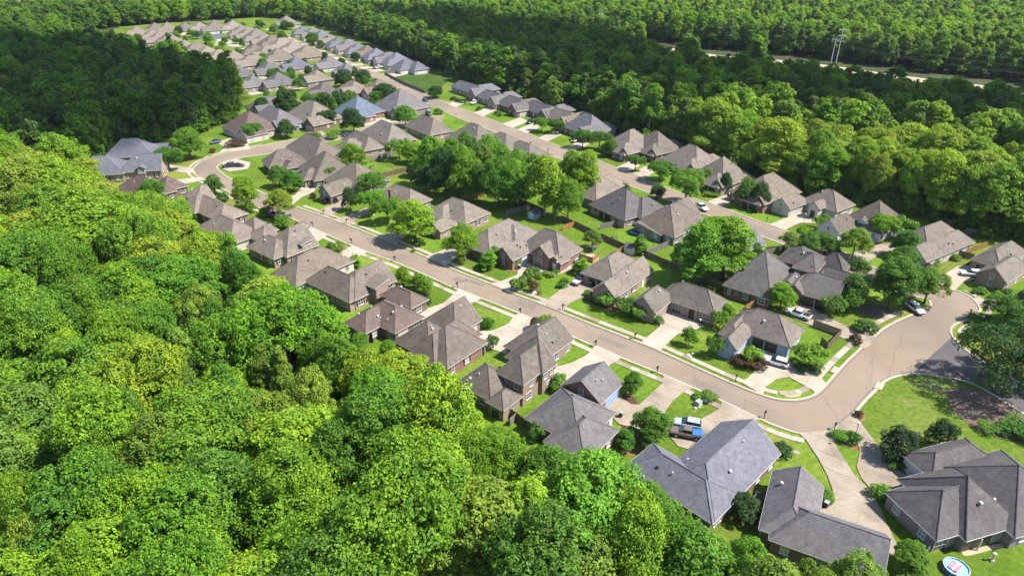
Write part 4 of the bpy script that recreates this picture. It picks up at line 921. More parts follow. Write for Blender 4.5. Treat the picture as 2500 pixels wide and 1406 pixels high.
def trunk_mesh(name, h0, h1, rad, r0, C, seed, matname='bark', limbs=7, seg=6):
    r = random.Random(seed); b = MB()
    top = h0 + (h1 - h0) * 0.75
    b.tube([(0, 0, -0.3), (0.05, 0.02, h0 * 0.5), (0.1 * r.uniform(-1, 1), 0.1 * r.uniform(-1, 1), h0 * 1.05), (0.25 * r.uniform(-1, 1), 0.25 * r.uniform(-1, 1), top)], [r0 * 1.35, r0, r0 * 0.8, r0 * 0.25], seg + 1)
    idx = list(range(len(C))); r.shuffle(idx)
    for k in idx[:limbs]:
        c = C[k]; zz = min(max(h0 * 0.75, c[2] - 0.5 * math.hypot(c[0], c[1]) - 0.8), top)
        b.tube([(0, 0, zz), (c[0] * 0.45, c[1] * 0.45, zz + (c[2] - zz) * 0.55), tuple(c * np.array([0.97, 0.97, 0.99]))], [r0 * 0.5, r0 * 0.33, r0 * 0.1], seg - 1, cap=False)
    return b.mesh(name, [matname], True)

TREE = {}
def proto(key, seed, nclump, nleaf, h0, h1, rad, clump_r, size, shape='round', mat_='leaf', bark='bark', r0=0.28, elong=1.5, droop=0.0, fill=0.0, flowers=0.0, limbs=7):
    L, N, C = crown_points(seed, nclump, nleaf, h0, h1, rad, clump_r, shape, droop, fill)
    TREE[key] = (leaf_mesh(key + '_crown', L, N, size, seed, mat_, elong, flowers), trunk_mesh(key + '_trunk', h0, h1, rad, r0, C, seed, bark, limbs), h1 + clump_r * 0.6, rad + clump_r * 0.6)
proto('oak', 1, 260, 150, 2.0, 12.0, 4.7, 0.72, 0.176, fill=0.3)
proto('maple', 2, 270, 140, 2.2, 12.5, 4.3, 0.65, 0.163, 'tall', fill=0.25)
proto('sweetgum', 3, 240, 160, 2.2, 13.0, 4.1, 0.76, 0.189, 'tall', fill=0.35)
proto('broad', 4, 270, 140, 3.0, 11.0, 5.1, 0.69, 0.167, 'flat', fill=0.25)
proto('ash', 5, 220, 140, 2.6, 12.0, 4.5, 0.71, 0.163, fill=0.5, bark='pale_bark')
proto('pine', 6, 180, 170, 2.8, 13.0, 3.5, 0.70, 0.165, 'cone', elong=3.2, fill=0.4)
proto('dark_oak', 7, 175, 170, 1.8, 11.0, 4.7, 0.96, 0.20, fill=0.25)
proto('oak_b', 31, 260, 150, 2.2, 12.5, 4.6, 0.72, 0.176, fill=0.3)
proto('maple_b', 32, 270, 140, 2.0, 12.0, 4.5, 0.65, 0.163, 'tall', fill=0.25)
proto('gum_b', 33, 240, 160, 2.4, 13.5, 4.0, 0.74, 0.185, 'round', fill=0.35)
proto('broad_b', 34, 270, 140, 3.0, 11.5, 5.0, 0.69, 0.167, 'flat', fill=0.25)
proto('myrtle', 8, 45, 170, 1.6, 5.5, 3.0, 0.80, 0.20, 'flat', r0=0.12, flowers=0.02)
proto('round', 9, 45, 170, 1.5, 5.8, 2.5, 0.75, 0.20, r0=0.12)
proto('willow', 10, 130, 110, 3.0, 14.0, 4.4, 1.0, 0.22, fill=0.6, elong=2.6, droop=0.5, bark='pale_bark', limbs=12)
proto('conifer', 11, 40, 130, 0.6, 6.0, 1.3, 0.5, 0.16, 'cone', elong=2.2, r0=0.1)
proto('live_oak', 12, 190, 130, 2.2, 8.5, 6.5, 0.9, 0.17, 'flat', r0=0.65, limbs=16)
proto('shrub', 13, 18, 110, 0.25, 1.15, 0.75, 0.32, 0.10, r0=0.05, limbs=3)
proto('hedge', 14, 26, 120, 0.2, 1.3, 0.95, 0.34, 0.09, 'flat', r0=0.05, limbs=3)
TREE['flowering'] = TREE['myrtle']; TREE['evergreen'] = TREE['round']

PAL = {'lime': (0.230, 0.350, 0.022), 'bright': (0.172, 0.305, 0.019), 'green': (0.126, 0.258, 0.018), 'mid': (0.086, 0.195, 0.019), 'dark': (0.046, 0.110, 0.021), 'deep': (0.030, 0.070, 0.018),
       'olive': (0.150, 0.238, 0.030), 'gold': (0.222, 0.300, 0.030), 'maroon': (0.070, 0.022, 0.020), 'rust': (0.100, 0.058, 0.026), 'yellow': (0.35, 0.33, 0.03)}
def jitter(c, k=0.14): 
    f = rng.uniform(1 - k, 1 + k); return (c[0] * f * rng.uniform(0.90, 1.08), c[1] * f, c[2] * f * rng.uniform(0.8, 1.2), 1)
TREES = []
def tree(kind, name, p, h, rad, tone, label=None, cat='tree', group=None, trunk=True, kindname=None):
    cr, tr, hh, rr = TREE[kind]
    o = obj(name, None, None, (p.x, p.y, 0.0), rng.uniform(0, 6.28), (rad / rr * rng.uniform(.86, 1.16), rad / rr * rng.uniform(.86, 1.16), h / hh))
    tag(o, label, cat, group)
    c = obj('crown' if cat == 'tree' else 'foliage', cr, o); c.color = jitter(PAL[tone])
    if trunk: obj('trunk' if cat == 'tree' else 'stem', tr, o)
    TREES.append((o, p, h, rad, tone, cat)); return o

# --- trees in the yards: base pixel, height, crown radius (metres), kind, colour
YARD = [
 (1015, 592, 13.0, 7.0, 'maple', 'lime'), (1135, 636, 10.5, 5.6, 'ash', 'bright'), (607, 515, 11.5, 5.0, 'maple', 'lime'), (687, 534, 9.5, 5.0, 'ash', 'gold'), (527, 475, 7.0, 3.0, 'oak', 'mid'), (857, 515, 8.0, 3.0, 'dark_oak', 'dark'),
 (914, 486, 9.0, 4.4, 'broad', 'mid'), (911, 526, 8.0, 4.8, 'broad', 'green'), (948, 546, 8.0, 4.5, 'broad', 'green'), (976, 392, 9.0, 4.8, 'myrtle', 'green'), (865, 421, 11.0, 5.8, 'maple', 'bright'), (806, 446, 6.0, 3.6, 'broad', 'mid'),
 (684, 458, 8.0, 3.8, 'oak', 'mid'), (718, 469, 7.5, 4.0, 'oak', 'mid'),
 (1060, 458, 18.0, 6.2, 'oak', 'green'), (1088, 482, 17.0, 6.0, 'dark_oak', 'dark'), (1133, 488, 18.5, 6.4, 'oak', 'green'), (1180, 472, 17.0, 6.2, 'oak', 'olive'), (1218, 506, 16.5, 6.0, 'dark_oak', 'mid'), (1258, 508, 16.0, 5.6, 'oak', 'green'), (1140, 445, 18.0, 6.0, 'oak', 'mid'),
 (1195, 440, 16.5, 6.2, 'oak', 'green'), (1265, 470, 15.0, 5.5, 'oak', 'green'), (1105, 455, 17.0, 5.6, 'oak_b', 'green'), (1165, 495, 14.0, 5.0, 'dark_oak', 'mid'), (1225, 450, 14.0, 5.4, 'maple_b', 'green'), (1285, 500, 12.0, 5.0, 'oak', 'mid'), (1040, 470, 10.0, 4.4, 'dark_oak', 'dark'), (1020, 432, 8.0, 3.6, 'oak', 'green'), (1010, 400, 8.5, 4.6, 'maple', 'bright'),
 (1329, 529, 20.0, 6.6, 'willow', 'lime'), (1386, 540, 14.0, 4.8, 'dark_oak', 'green'), (1426, 484, 16.5, 6.2, 'maple', 'bright'), (1356, 534, 13.0, 4.8, 'willow', 'bright'), (1395, 470, 15.0, 5.5, 'maple', 'bright'), (1300, 480, 15.0, 5.0, 'oak', 'green'),
 (1704, 692, 16.5, 7.4, 'sweetgum', 'green'), (1762, 684, 17.0, 7.4, 'sweetgum', 'green'), (1730, 660, 15.0, 6.0, 'sweetgum', 'bright'), (1670, 502, 12.0, 6.4, 'broad', 'green'), (1603, 486, 5.0, 3.0, 'dark_oak', 'dark'), (1610, 442, 7.0, 4.9, 'broad', 'mid'), (1550, 418, 6.0, 3.3, 'broad', 'mid'),
 (1422, 362, 7.5, 4.6, 'broad', 'mid'), (1462, 366, 7.5, 4.8, 'broad', 'mid'), (1488, 383, 7.0, 3.6, 'dark_oak', 'mid'), (1323, 322, 6.0, 3.8, 'broad', 'green'), (1357, 326, 6.0, 3.8, 'broad', 'mid'), (1724, 456, 6.8, 2.2, 'round', 'green'), (1767, 473, 7.6, 2.3, 'dark_oak', 'dark'),
 (1815, 504, 10.0, 3.3, 'oak', 'mid'), (1852, 510, 9.0, 3.5, 'dark_oak', 'dark'), (1522, 470, 3.6, 2.4, 'round', 'dark'), (1999, 560, 5.0, 2.7, 'myrtle', 'green'), (2150, 590, 8.0, 4.0, 'broad', 'bright'), (2195, 583, 7.0, 4.0, 'myrtle', 'green'), (2204, 629, 8.0, 4.2, 'oak', 'mid'),
 (2258, 640, 5.0, 2.9, 'myrtle', 'green'), (2079, 634, 9.0, 4.6, 'ash', 'olive'), (1922, 614, 6.0, 3.6, 'ash', 'olive'), (1971, 617, 6.2, 4.0, 'dark_oak', 'mid'), (2012, 620, 6.0, 4.0, 'dark_oak', 'mid'), (2087, 680, 6.0, 3.2, 'round', 'mid'),
 (2165, 757, 13.5, 5.6, 'oak_b', 'mid'), (2215, 750, 10.5, 5.6, 'broad', 'mid'), (2256, 740, 8.5, 4.6, 'broad_b', 'olive'), (2190, 690, 10.0, 4.6, 'oak', 'mid'), (2079, 752, 9.0, 4.0, 'round', 'mid'), (1901, 758, 7.0, 3.6, 'maple', 'bright'), (2024, 772, 5.6, 2.7, 'myrtle', 'mid'),
 (1972, 898, 5.4, 3.4, 'myrtle', 'green'), (1832, 889, 4.2, 2.4, 'myrtle', 'bright'), (1742, 869, 5.0, 2.1, 'myrtle', 'mid'), (1681, 843, 4.6, 1.7, 'round', 'green'), (1543, 962, 5.2, 2.0, 'oak', 'mid'), (1588, 1078, 6.8, 3.3, 'oak_b', 'mid'), (1364, 951, 3.8, 1.6, 'round', 'green'),
 (2187, 1118, 6.2, 2.8, 'round', 'deep'), (2289, 1092, 5.8, 2.6, 'round', 'deep'), (2440, 958, 14.0, 9.6, 'live_oak', 'dark'), (2530, 925, 12.0, 8.0, 'live_oak', 'dark'), (2445, 800, 7.5, 4.8, 'broad', 'mid'), (2500, 800, 9.0, 5.6, 'dark_oak', 'dark'),
 (990, 311, 10.0, 5.6, 'oak', 'green'), (865, 325, 11.0, 5.6, 'dark_oak', 'dark'), (802, 308, 7.0, 4.8, 'broad', 'dark'), (617, 342, 7.0, 5.4, 'broad', 'mid'), (702, 337, 8.0, 4.2, 'dark_oak', 'dark'), (758, 310, 6.4, 1.9, 'round', 'dark'), (643, 281, 8.5, 5.0, 'dark_oak', 'dark'), (690, 277, 11.0, 4.0, 'pine', 'dark'),
 (712, 277, 10.5, 3.8, 'pine', 'dark'), (758, 266, 7.5, 4.6, 'broad', 'mid'), (796, 267, 8.5, 4.2, 'oak', 'dark'), (828, 266, 9.0, 4.8, 'oak', 'dark'), (856, 262, 8.5, 4.8, 'oak', 'mid'), (842, 213, 10.0, 6.0, 'dark_oak', 'dark'), (890, 203, 8.0, 5.0, 'dark_oak', 'dark'), (941, 257, 11.0, 7.6, 'dark_oak', 'dark'),
 (920, 262, 8.0, 4.6, 'oak', 'mid'), (1064, 240, 6.5, 4.4, 'dark_oak', 'dark'), (700, 206, 7.0, 3.0, 'oak', 'green'), (708, 176, 7.0, 2.3, 'conifer', 'dark'), (728, 173, 7.0, 2.3, 'conifer', 'dark'), (746, 172, 7.5, 2.6, 'conifer', 'dark'), (765, 112, 10.0, 5.6, 'dark_oak', 'mid'), (645, 155, 7.0, 4.0, 'maple', 'bright'),
 (385, 520, 11.0, 4.8, 'oak_b', 'mid'), (440, 555, 9.0, 4.2, 'oak', 'mid'), (467, 389, 12.5, 6.6, 'oak', 'green'), (416, 419, 9.0, 4.8, 'broad', 'mid'), (690, 102, 8.0, 4.6, 'oak', 'mid'), (698, 72, 8.0, 5.0, 'oak', 'mid'), (510, 108, 8.5, 5.0, 'maple', 'bright'), (482, 96, 7.0, 4.6, 'oak', 'mid'), (440, 88, 8.0, 4.4, 'dark_oak', 'dark'), (545, 120, 6.0, 3.6, 'oak', 'green'),
 (318, 112, 9.0, 4.0, 'maple', 'bright'), (340, 108, 8.0, 3.8, 'oak', 'mid'), (488, 155, 8.0, 4.2, 'oak', 'mid'), (560, 152, 8.0, 4.4, 'oak', 'dark'), (505, 168, 7.0, 4.4, 'dark_oak', 'dark'), (662, 146, 7.0, 2.6, 'conifer', 'dark'), (785, 118, 6.0, 3.4, 'oak', 'mid'), (800, 112, 7.0, 2.4, 'conifer', 'dark'),
 (835, 164, 6.0, 3.4, 'oak', 'dark'), (920, 160, 6.0, 3.4, 'oak', 'dark'), (870, 150, 6.0, 3.6, 'dark_oak', 'dark'), (1180, 630, 4.5, 2.6, 'myrtle', 'green'), (1195, 655, 5.0, 2.6, 'conifer', 'green'), (1205, 640, 4.6, 2.4, 'myrtle', 'bright'), (1445, 610, 6.0, 3.0, 'ash', 'olive'), (1560, 620, 5.5, 2.2, 'conifer', 'green'),
 (1288, 697, 5.0, 1.8, 'myrtle', 'olive'), (1307, 690, 4.6, 1.7, 'myrtle', 'olive'), (1275, 705, 3.8, 1.5, 'round', 'olive'), (1260, 712, 3.8, 1.5, 'myrtle', 'green'), (1303, 712, 3.0, 1.6, 'myrtle', 'rust'), (1420, 668, 4.4, 2.2, 'conifer', 'bright'), (1478, 752, 4.0, 2.4, 'myrtle', 'green'), (1528, 766, 4.6, 2.6, 'myrtle', 'mid'), (1560, 780, 3.8, 2.2, 'myrtle', 'green'),
 (1756, 800, 4.6, 2.4, 'myrtle', 'green'), (1776, 780, 4.2, 2.2, 'maple', 'bright'), (1040, 720, 5.0, 2.0, 'oak', 'bright'), (1022, 706, 4.6, 1.9, 'oak', 'green'), (985, 700, 5.5, 2.2, 'maple', 'bright'), (870, 655, 4.2, 1.4, 'conifer', 'bright'), (828, 620, 3.8, 2.2, 'myrtle', 'olive'), (688, 560, 4.6, 2.4, 'oak', 'green'),
 (613, 520, 4.0, 2.0, 'round', 'green'), (1045, 745, 3.6, 0.8, 'conifer', 'dark'), (1032, 748, 2.6, 1.5, 'round', 'mid'), (1312, 812, 3.6, 2.0, 'myrtle', 'rust'), (1328, 808, 4.2, 1.8, 'myrtle', 'bright'), (2215, 1395, 5.0, 2.8, 'oak', 'green'), (1190, 800, 2.6, 1.4, 'round', 'mid'), (1800, 640, 4.0, 2.6, 'dark_oak', 'maroon'),
 (1840, 625, 4.0, 2.2, 'dark_oak', 'mid'), (1310, 1075, 3.6, 1.9, 'myrtle', 'mid'), (1810, 1258, 4.0, 2.6, 'round', 'deep'), (1530, 1088, 3.4, 2.2, 'round', 'mid'), (1205, 850, 3.4, 1.6, 'myrtle', 'mid'), (950, 870, 4.0, 2.0, 'oak', 'green'), (1000, 862, 3.6, 1.8, 'ash', 'olive'), (880, 852, 4.0, 2.2, 'oak', 'green'), (1020, 855, 5.0, 2.2, 'conifer', 'bright'),
]
# street and garden trees of the upper and far blocks
FR = random.Random(17); _fb = [Vector(P(*q).xy) for q in [(335, 84), (560, 62), (700, 66), (960, 160), (930, 285), (620, 300), (612, 235), (500, 185)]]
_rl = [q for l in (ROAD2_L, ROAD2_R, FAR_L, FAR_R, BEND_OUT[:8]) for q in ground_line(l)]
_c = [q for q in _fb]; _n = 0
while _n < 58:
    q = Vector((FR.uniform(min(a.x for a in _c), max(a.x for a in _c)), FR.uniform(min(a.y for a in _c), max(a.y for a in _c))))
    if not inside(q, _fb) or min((q - a).length for a in _rl) < 6.5: continue
    if any(-1.5 < -(q - B).dot(u) < La + 1.5 and -1.5 < (q - B).dot(v) < Wb + 1.5 for h_ in HOUSES for (B, La, Wb, u, v) in h_[2]): continue
    x_, y_ = PX((q.x, q.y, 0)); YARD.append((x_, y_, FR.uniform(4.5, 8.5), FR.uniform(2.2, 4.4), FR.choice(['oak', 'dark_oak', 'maple_b', 'oak_b', 'round']), FR.choice(['dark', 'mid', 'mid', 'green', 'dark', 'bright']))); _n += 1
TONE = {'lime': 'lime green', 'bright': 'bright green', 'green': 'fresh green', 'mid': 'mid green', 'dark': 'dark green', 'deep': 'very dark green', 'olive': 'olive green', 'gold': 'yellowish', 'maroon': 'maroon', 'rust': 'rust tinged', 'yellow': 'yellow'}
def near_house(p):
    return min(HOUSES, key=lambda h: min((B - u * (La / 2) + v * (Wb / 2) - p.xy).length for (B, La, Wb, u, v) in h[2]))
NAMED = {'pine': ('pine_tree', 'pine'), 'conifer': ('conifer_tree', 'conifer'), 'willow': ('willow_tree', 'airy tree'), 'live_oak': ('oak_tree', 'spreading oak')}
_lab = {}
for (x, y, h, rad, kd, tone) in YARD:
    p = P(x, y); nm, word = NAMED.get(kd, ('yard_tree', 'tree'))
    sz = 'tall' if h > 11.5 else 'small' if h < 5.3 else 'wide' if rad > h * 0.62 else 'rounded'
    hs = near_house(p); pos = 'left of' if x < hs[3].x - 22 else 'right of' if x > hs[3].x + 22 else ('in front of' if y > hs[3].y else 'behind')
    t = tree(kd, nm, p, h, rad, tone, None, 'tree', 'yard trees')
    _lab.setdefault(f'{sz} {TONE[tone]} {word} {pos} {hs[0]}', []).append((x, t))
def trim(k):
    w_ = k.split()
    return k if len(w_) <= 16 else ' '.join(w_[1:]) if len(w_) == 17 else ' '.join(w_[1:]).replace(' by the woods', '')
def settle(d):
    """things that would share a label are told apart by their order from the left"""
    for k, v in d.items():
        v.sort(key=lambda a: a[0])
        for i, (x, t) in enumerate(v):
            k = k if len(k.split()) < 13 or len(v) == 1 else ' '.join(k.split()[1:])
            t['label'] = trim(k) if len(v) == 1 else trim(('leftmost ' if i == 0 else 'rightmost ' if i == len(v) - 1 else ORD[i] + ' from left, ') + k)
settle(_lab)

# --- shrubs and clipped hedges: base pixel, height, radius, colour
SHRUBS = [(575, 358, 2.6, 3.6, 'rust'), (808, 492, 1.8, 1.6, 'maroon'), (765, 484, 1.8, 1.5, 'maroon'), (798, 497, 1.8, 1.5, 'maroon'), (817, 496, 1.9, 1.5, 'maroon'), (827, 487, 1.8, 1.4, 'maroon'), (1301, 620, 1.3, 1.3, 'mid'), (1310, 636, 1.0, 1.0, 'olive'), (1322, 642, 1.0, 1.0, 'olive'), (1300, 644, 1.0, 1.0, 'green'), (1330, 648, 1.0, 0.9, 'olive'),
 (1338, 652, 1.1, 1.0, 'mid'), (1350, 657, 1.0, 1.0, 'olive'), (1362, 660, 1.1, 1.0, 'mid'), (1240, 648, 1.1, 1.1, 'bright'), (1228, 642, 1.2, 1.2, 'green'), (1226, 650, 1.0, 1.0, 'bright'), (1262, 650, 2.4, 1.5, 'olive'), (1330, 672, 1.1, 1.1, 'green'), (1318, 680, 1.1, 1.0, 'bright'), (1345, 676, 1.2, 1.2, 'bright'), (1357, 668, 1.1, 1.0, 'green'),
 (1378, 690, 1.2, 1.2, 'mid'), (1372, 702, 1.4, 1.4, 'mid'), (1435, 722, 1.6, 1.1, 'green'), (1450, 732, 1.2, 1.1, 'green'), (1462, 738, 1.2, 1.1, 'green'), (1440, 730, 1.0, 0.9, 'bright'), (1607, 790, 1.8, 1.2, 'mid'), (1543, 772, 1.4, 1.4, 'mid'), (1940, 735, 2.2, 2.0, 'dark'), (1955, 738, 1.8, 1.6, 'mid'), (1970, 738, 1.6, 1.5, 'olive'), (1930, 742, 1.4, 1.3, 'dark'),
 (2055, 758, 1.5, 1.7, 'mid'), (2110, 808, 2.4, 2.4, 'dark'), (1840, 898, 2.0, 2.2, 'rust'), (1815, 892, 1.8, 2.0, 'rust'), (1800, 884, 1.6, 1.6, 'rust'), (1855, 896, 2.2, 1.6, 'rust'), (1940, 890, 1.2, 1.3, 'green'), (1955, 905, 1.4, 1.6, 'dark'), (1988, 905, 1.6, 1.7, 'dark'), (2088, 833, 1.6, 1.5, 'rust'), (2092, 842, 1.0, 1.0, 'rust'),
 (2050, 1072, 1.5, 1.6, 'green'), (2062, 1068, 1.2, 1.2, 'bright'), (2080, 1078, 1.8, 1.7, 'mid'), (2095, 1017, 1.2, 0.9, 'rust'), (2149, 1216, 2.2, 2.0, 'green'), (2166, 1212, 1.6, 1.4, 'dark'), (2190, 1140, 1.5, 1.6, 'mid'), (2200, 1135, 1.5, 1.4, 'dark'), (2218, 1136, 1.4, 1.3, 'mid'), (2178, 1128, 1.8, 1.6, 'dark'), (2020, 1216, 1.3, 1.2, 'olive'), (2012, 1228, 1.2, 1.1, 'mid'),
 (1905, 1112, 2.6, 1.6, 'dark'), (1748, 1108, 1.6, 1.9, 'mid'), (1790, 1070, 1.5, 1.4, 'mid'), (2410, 1052, 1.6, 1.8, 'green'), (2480, 1058, 2.4, 3.0, 'mid'), (2510, 1065, 2.4, 3.0, 'mid'), (1730, 976, 1.6, 1.8, 'green'), (1705, 972, 1.2, 1.2, 'green'), (1352, 955, 1.2, 1.1, 'mid'), (1495, 585, 1.0, 0.8, 'bright'), (1745, 770, 1.2, 1.4, 'dark'),
 (2395, 715, 1.4, 1.3, 'green'), (2380, 716, 1.2, 1.0, 'mid'), (2400, 690, 1.2, 1.2, 'green'), (2420, 700, 1.2, 1.2, 'mid'), (2440, 710, 1.2, 1.2, 'green'), (2460, 716, 1.2, 1.2, 'mid'), (2435, 720, 1.0, 1.0, 'bright'), (2240, 650, 2.0, 2.2, 'maroon'), (2258, 660, 2.0, 2.0, 'maroon'), (2224, 648, 1.8, 1.8, 'maroon'), (2275, 645, 2.0, 1.8, 'green'), (2250, 668, 1.6, 1.6, 'green'),
 (2330, 635, 1.6, 1.6, 'green'), (2388, 785, 1.8, 2.4, 'mid'), (2400, 795, 1.6, 2.0, 'green'), (1968, 565, 1.6, 2.4, 'bright'), (1978, 571, 1.3, 1.7, 'green'), (1733, 478, 1.5, 2.4, 'olive'), (1722, 470, 1.3, 1.5, 'green'), (1745, 480, 1.2, 1.5, 'green'), (1835, 518, 1.4, 1.5, 'dark'), (1455, 385, 1.2, 1.2, 'mid'), (1250, 282, 1.8, 1.8, 'dark'), (1213, 280, 1.8, 1.8, 'mid'), (1222, 284, 1.8, 1.8, 'mid'),
 (1108, 245, 1.8, 1.8, 'dark'), (1118, 250, 1.8, 1.8, 'dark'), (1130, 252, 2.0, 1.9, 'dark'), (1170, 270, 1.8, 1.7, 'dark'), (1070, 279, 2.6, 2.4, 'mid'), (922, 275, 2.0, 1.8, 'dark'), (905, 297, 1.8, 1.5, 'dark'), (770, 343, 3.4, 3.2, 'mid'), (815, 338, 3.0, 3.4, 'mid'), (660, 322, 2.0, 2.6, 'dark'), (520, 372, 1.6, 1.4, 'rust'), (1010, 430, 2.0, 2.2, 'mid'), (1480, 312, 1.6, 1.6, 'mid'),
 (728, 556, 1.6, 1.3, 'rust'), (740, 553, 1.4, 1.2, 'rust'), (646, 528, 2.6, 2.2, 'green'), (655, 520, 2.2, 2.0, 'maroon'), (700, 560, 1.2, 1.0, 'mid'), (808, 604, 1.4, 1.3, 'mid'), (545, 492, 3.0, 2.2, 'dark'), (1216, 622, 1.8, 1.4, 'dark'), (1150, 625, 1.6, 1.6, 'mid'), (1170, 612, 2.0, 1.6, 'dark'), (1010, 615, 0.9, 0.9, 'green'), (2240, 1160, 1.2, 1.4, 'dark')]
_lab = {}
for (x, y, h, rad, tone) in SHRUBS:
    p = P(x, y); hs = near_house(p); kd = 'hedge' if rad > h * 1.05 else 'shrub'
    pos = 'left of' if x < hs[3].x - 22 else 'right of' if x > hs[3].x + 22 else ('in front of' if y > hs[3].y else 'behind')
    t = tree(kd, 'shrub', p, h, rad, tone, None, 'shrub', 'shrubs in the yards')
    _lab.setdefault(f'{"low spreading" if kd == "hedge" else "rounded"} {TONE[tone]} shrub {pos} {hs[0]}', []).append((x, t))
settle(_lab)

# --- a bare dead tree at the edge of the left woods
b = MB(); rr_ = random.Random(5)
def branch(p, d, L, r, n):
    q = p + d * L; b.tube([p, (p + q) / 2 + Vector((rr_.uniform(-.2, .2), rr_.uniform(-.2, .2), 0)), q], [r, r * 0.8, r * 0.55], 5, cap=False)
    if n == 0: return
    for k in range(2 if n < 3 else 3):
        dd = (d + Vector((rr_.uniform(-.75, .75), rr_.uniform(-.75, .75), rr_.uniform(-0.1, .35)))).normalized(); branch(q, dd, L * rr_.uniform(0.55, 0.8), r * 0.5, n - 1)
branch(Vector((0, 0, -0.2)), Vector((0.03, 0, 1)), 8.5, 0.28, 4)
dt = obj('dead_tree', None, None, P(348, 330)); tag(dt, 'bare white dead tree standing before the dark left woods', 'tree'); obj('trunk', b.mesh('dead_trunk', ['pale_bark'], True), dt)

# ------------------------------------------------------------------ the woods
def wpoly(px): return [Vector(P(*p).xy) for p in px]
NEAR_WOODS = wpoly([(-260, 520), (180, 505), (270, 500), (340, 540), (440, 600), (560, 668), (640, 720), (720, 800), (800, 890), (880, 930), (960, 960), (1080, 1010), (1140, 1080), (1215, 1150), (1330, 1190), (1460, 1200), (1580, 1240), (1650, 1330), (1740, 1400), (1860, 1450), (2000, 1500), (2100, 1530), (2180, 1560), (2200, 1700), (1200, 1760), (-500, 1760), (-700, 1000)])
LEFT_WOODS = wpoly([(-300, 520), (200, 500), (205, 425), (300, 352), (420, 335), (470, 335), (560, 292), (592, 240), (490, 192), (300, 132), (200, 112), (120, 104), (-400, 60), (-700, 300)])
def back_edge(x):
    """the lowest pixel row of the woods behind the houses"""
    E = [(-900, 60), (0, 92), (130, 82), (220, 76), (300, 65), (420, 55), (560, 49), (640, 42), (740, 52), (870, 92), (1015, 152), (1110, 186), (1210, 222), (1340, 275), (1490, 325), (1600, 349), (1720, 380), (1850, 432), (1990, 474), (2130, 500), (2250, 532), (2390, 572), (2520, 602), (2700, 640), (3300, 780)]
    for (a, b), (c, d) in zip(E, E[1:]):
        if a <= x <= c: return b + (d - b) * (x - a) / (c - a)
    return -999
HN, HS = ground_line(HWY_N), ground_line(HWY_S)
CLEAR = HS[:] + [p + Vector((6, 20)) for p in HN[::-1]]
CLEAR_V = [p + Vector((-3, -7)) for p in HS] + [p + Vector((8, 26)) for p in HN[::-1]]
pts_near, pts_far = [], []
def open_ground(p):
    for h in HOUSES:
        if (h[1] - p).length > 40: continue
        for (B, La, Wb, u, v) in h[2]:
            d = p - B; a, c = -d.dot(u), d.dot(v)
            if -3.2 < a < La + 3.2 and -3.2 < c < Wb + 3.2: return True
    return False
R4 = random.Random(11)
y = 28.0
while y < 1250:
    step = 6.9 if y < 190 else 6.2 if y < 420 else 6.2 if y < 700 else 7.4
    half = y * 0.92 + 45
    x = -half
    while x < half:
        p = Vector((x + R4.uniform(-.5, .5) * step, y + R4.uniform(-.5, .5) * step))
        x += step
        if R4.random() < 0.09: continue
        px = PX((p.x, p.y, 0)); pt = PX((p.x, p.y, 18))
        if px[0] < -140 or px[0] > 2660 or pt[1] > 1440 or px[1] < -110: continue
        if inside(p, NEAR_WOODS): pass
        elif inside(p, LEFT_WOODS): pass
        elif px[1] < back_edge(px[0]) and not inside(p, CLEAR_V): pass
        else: continue
        if open_ground(p): continue
        (pts_near if p.length < 400 else pts_far).append((p, px))
    y += step
# the trees that show largest become things of their own, the rest of the woods is one mass
def shown(e):
    p, px = e; d = math.sqrt(p.length_squared + CAM_H ** 2)
    t_ = PX((p.x, p.y, 15)); return (-1 if -70 < t_[0] < 2570 and t_[1] < 1440 else 0, d)
pts_near.sort(key=shown)
IND = pts_near[:300]; REST = pts_near[300:] + pts_far
WOODK = ['oak', 'maple', 'sweetgum', 'broad', 'ash', 'oak_b', 'maple_b', 'gum_b', 'broad_b', 'pine']
WOODT = ['bright', 'lime', 'bright', 'green', 'green', 'bright', 'mid', 'lime', 'gold', 'bright', 'green', 'olive', 'green', 'mid']
WLAB = {'lime': 'lime green', 'bright': 'bright green', 'green': 'fresh green', 'mid': 'mid green', 'gold': 'yellowish', 'olive': 'olive green', 'dark': 'dark green'}
# sight lines kept open: what the photograph shows of the houses over the crowns
KEEP = [(205, 385), (250, 400), (280, 440), (270, 470), (305, 465), (345, 445), (440, 480), (470, 540), (500, 560), (600, 560), (655, 605), (690, 650), (680, 690), (720, 702), (765, 722), (830, 768), (858, 795), (872, 832), (925, 852), (985, 858), (1060, 897), (1112, 912), (1148, 948), (1180, 1002), (1240, 1052), (1300, 1087), (1345, 1088),
        (1450, 1114), (1530, 1104), (1600, 1135), (1650, 1240), (1700, 1278), (1760, 1272), (1830, 1292), (1875, 1312), (1960, 1342), (2000, 1372), (2050, 1335), (2115, 1350), (2185, 1392), (2225, 1410), (2700, 1410), (2700, 250), (205, 250)]
def clear_view(p, h, rad):
    pts = [(0, 1.0), (-.85, .72), (.85, .72), (-.5, .93), (.5, .93), (0, .6), (-.9, .55), (.9, .55)]
    return not any(inside(PX((p.x + a * rad, p.y, h * b_)), KEEP) for a, b_ in pts)
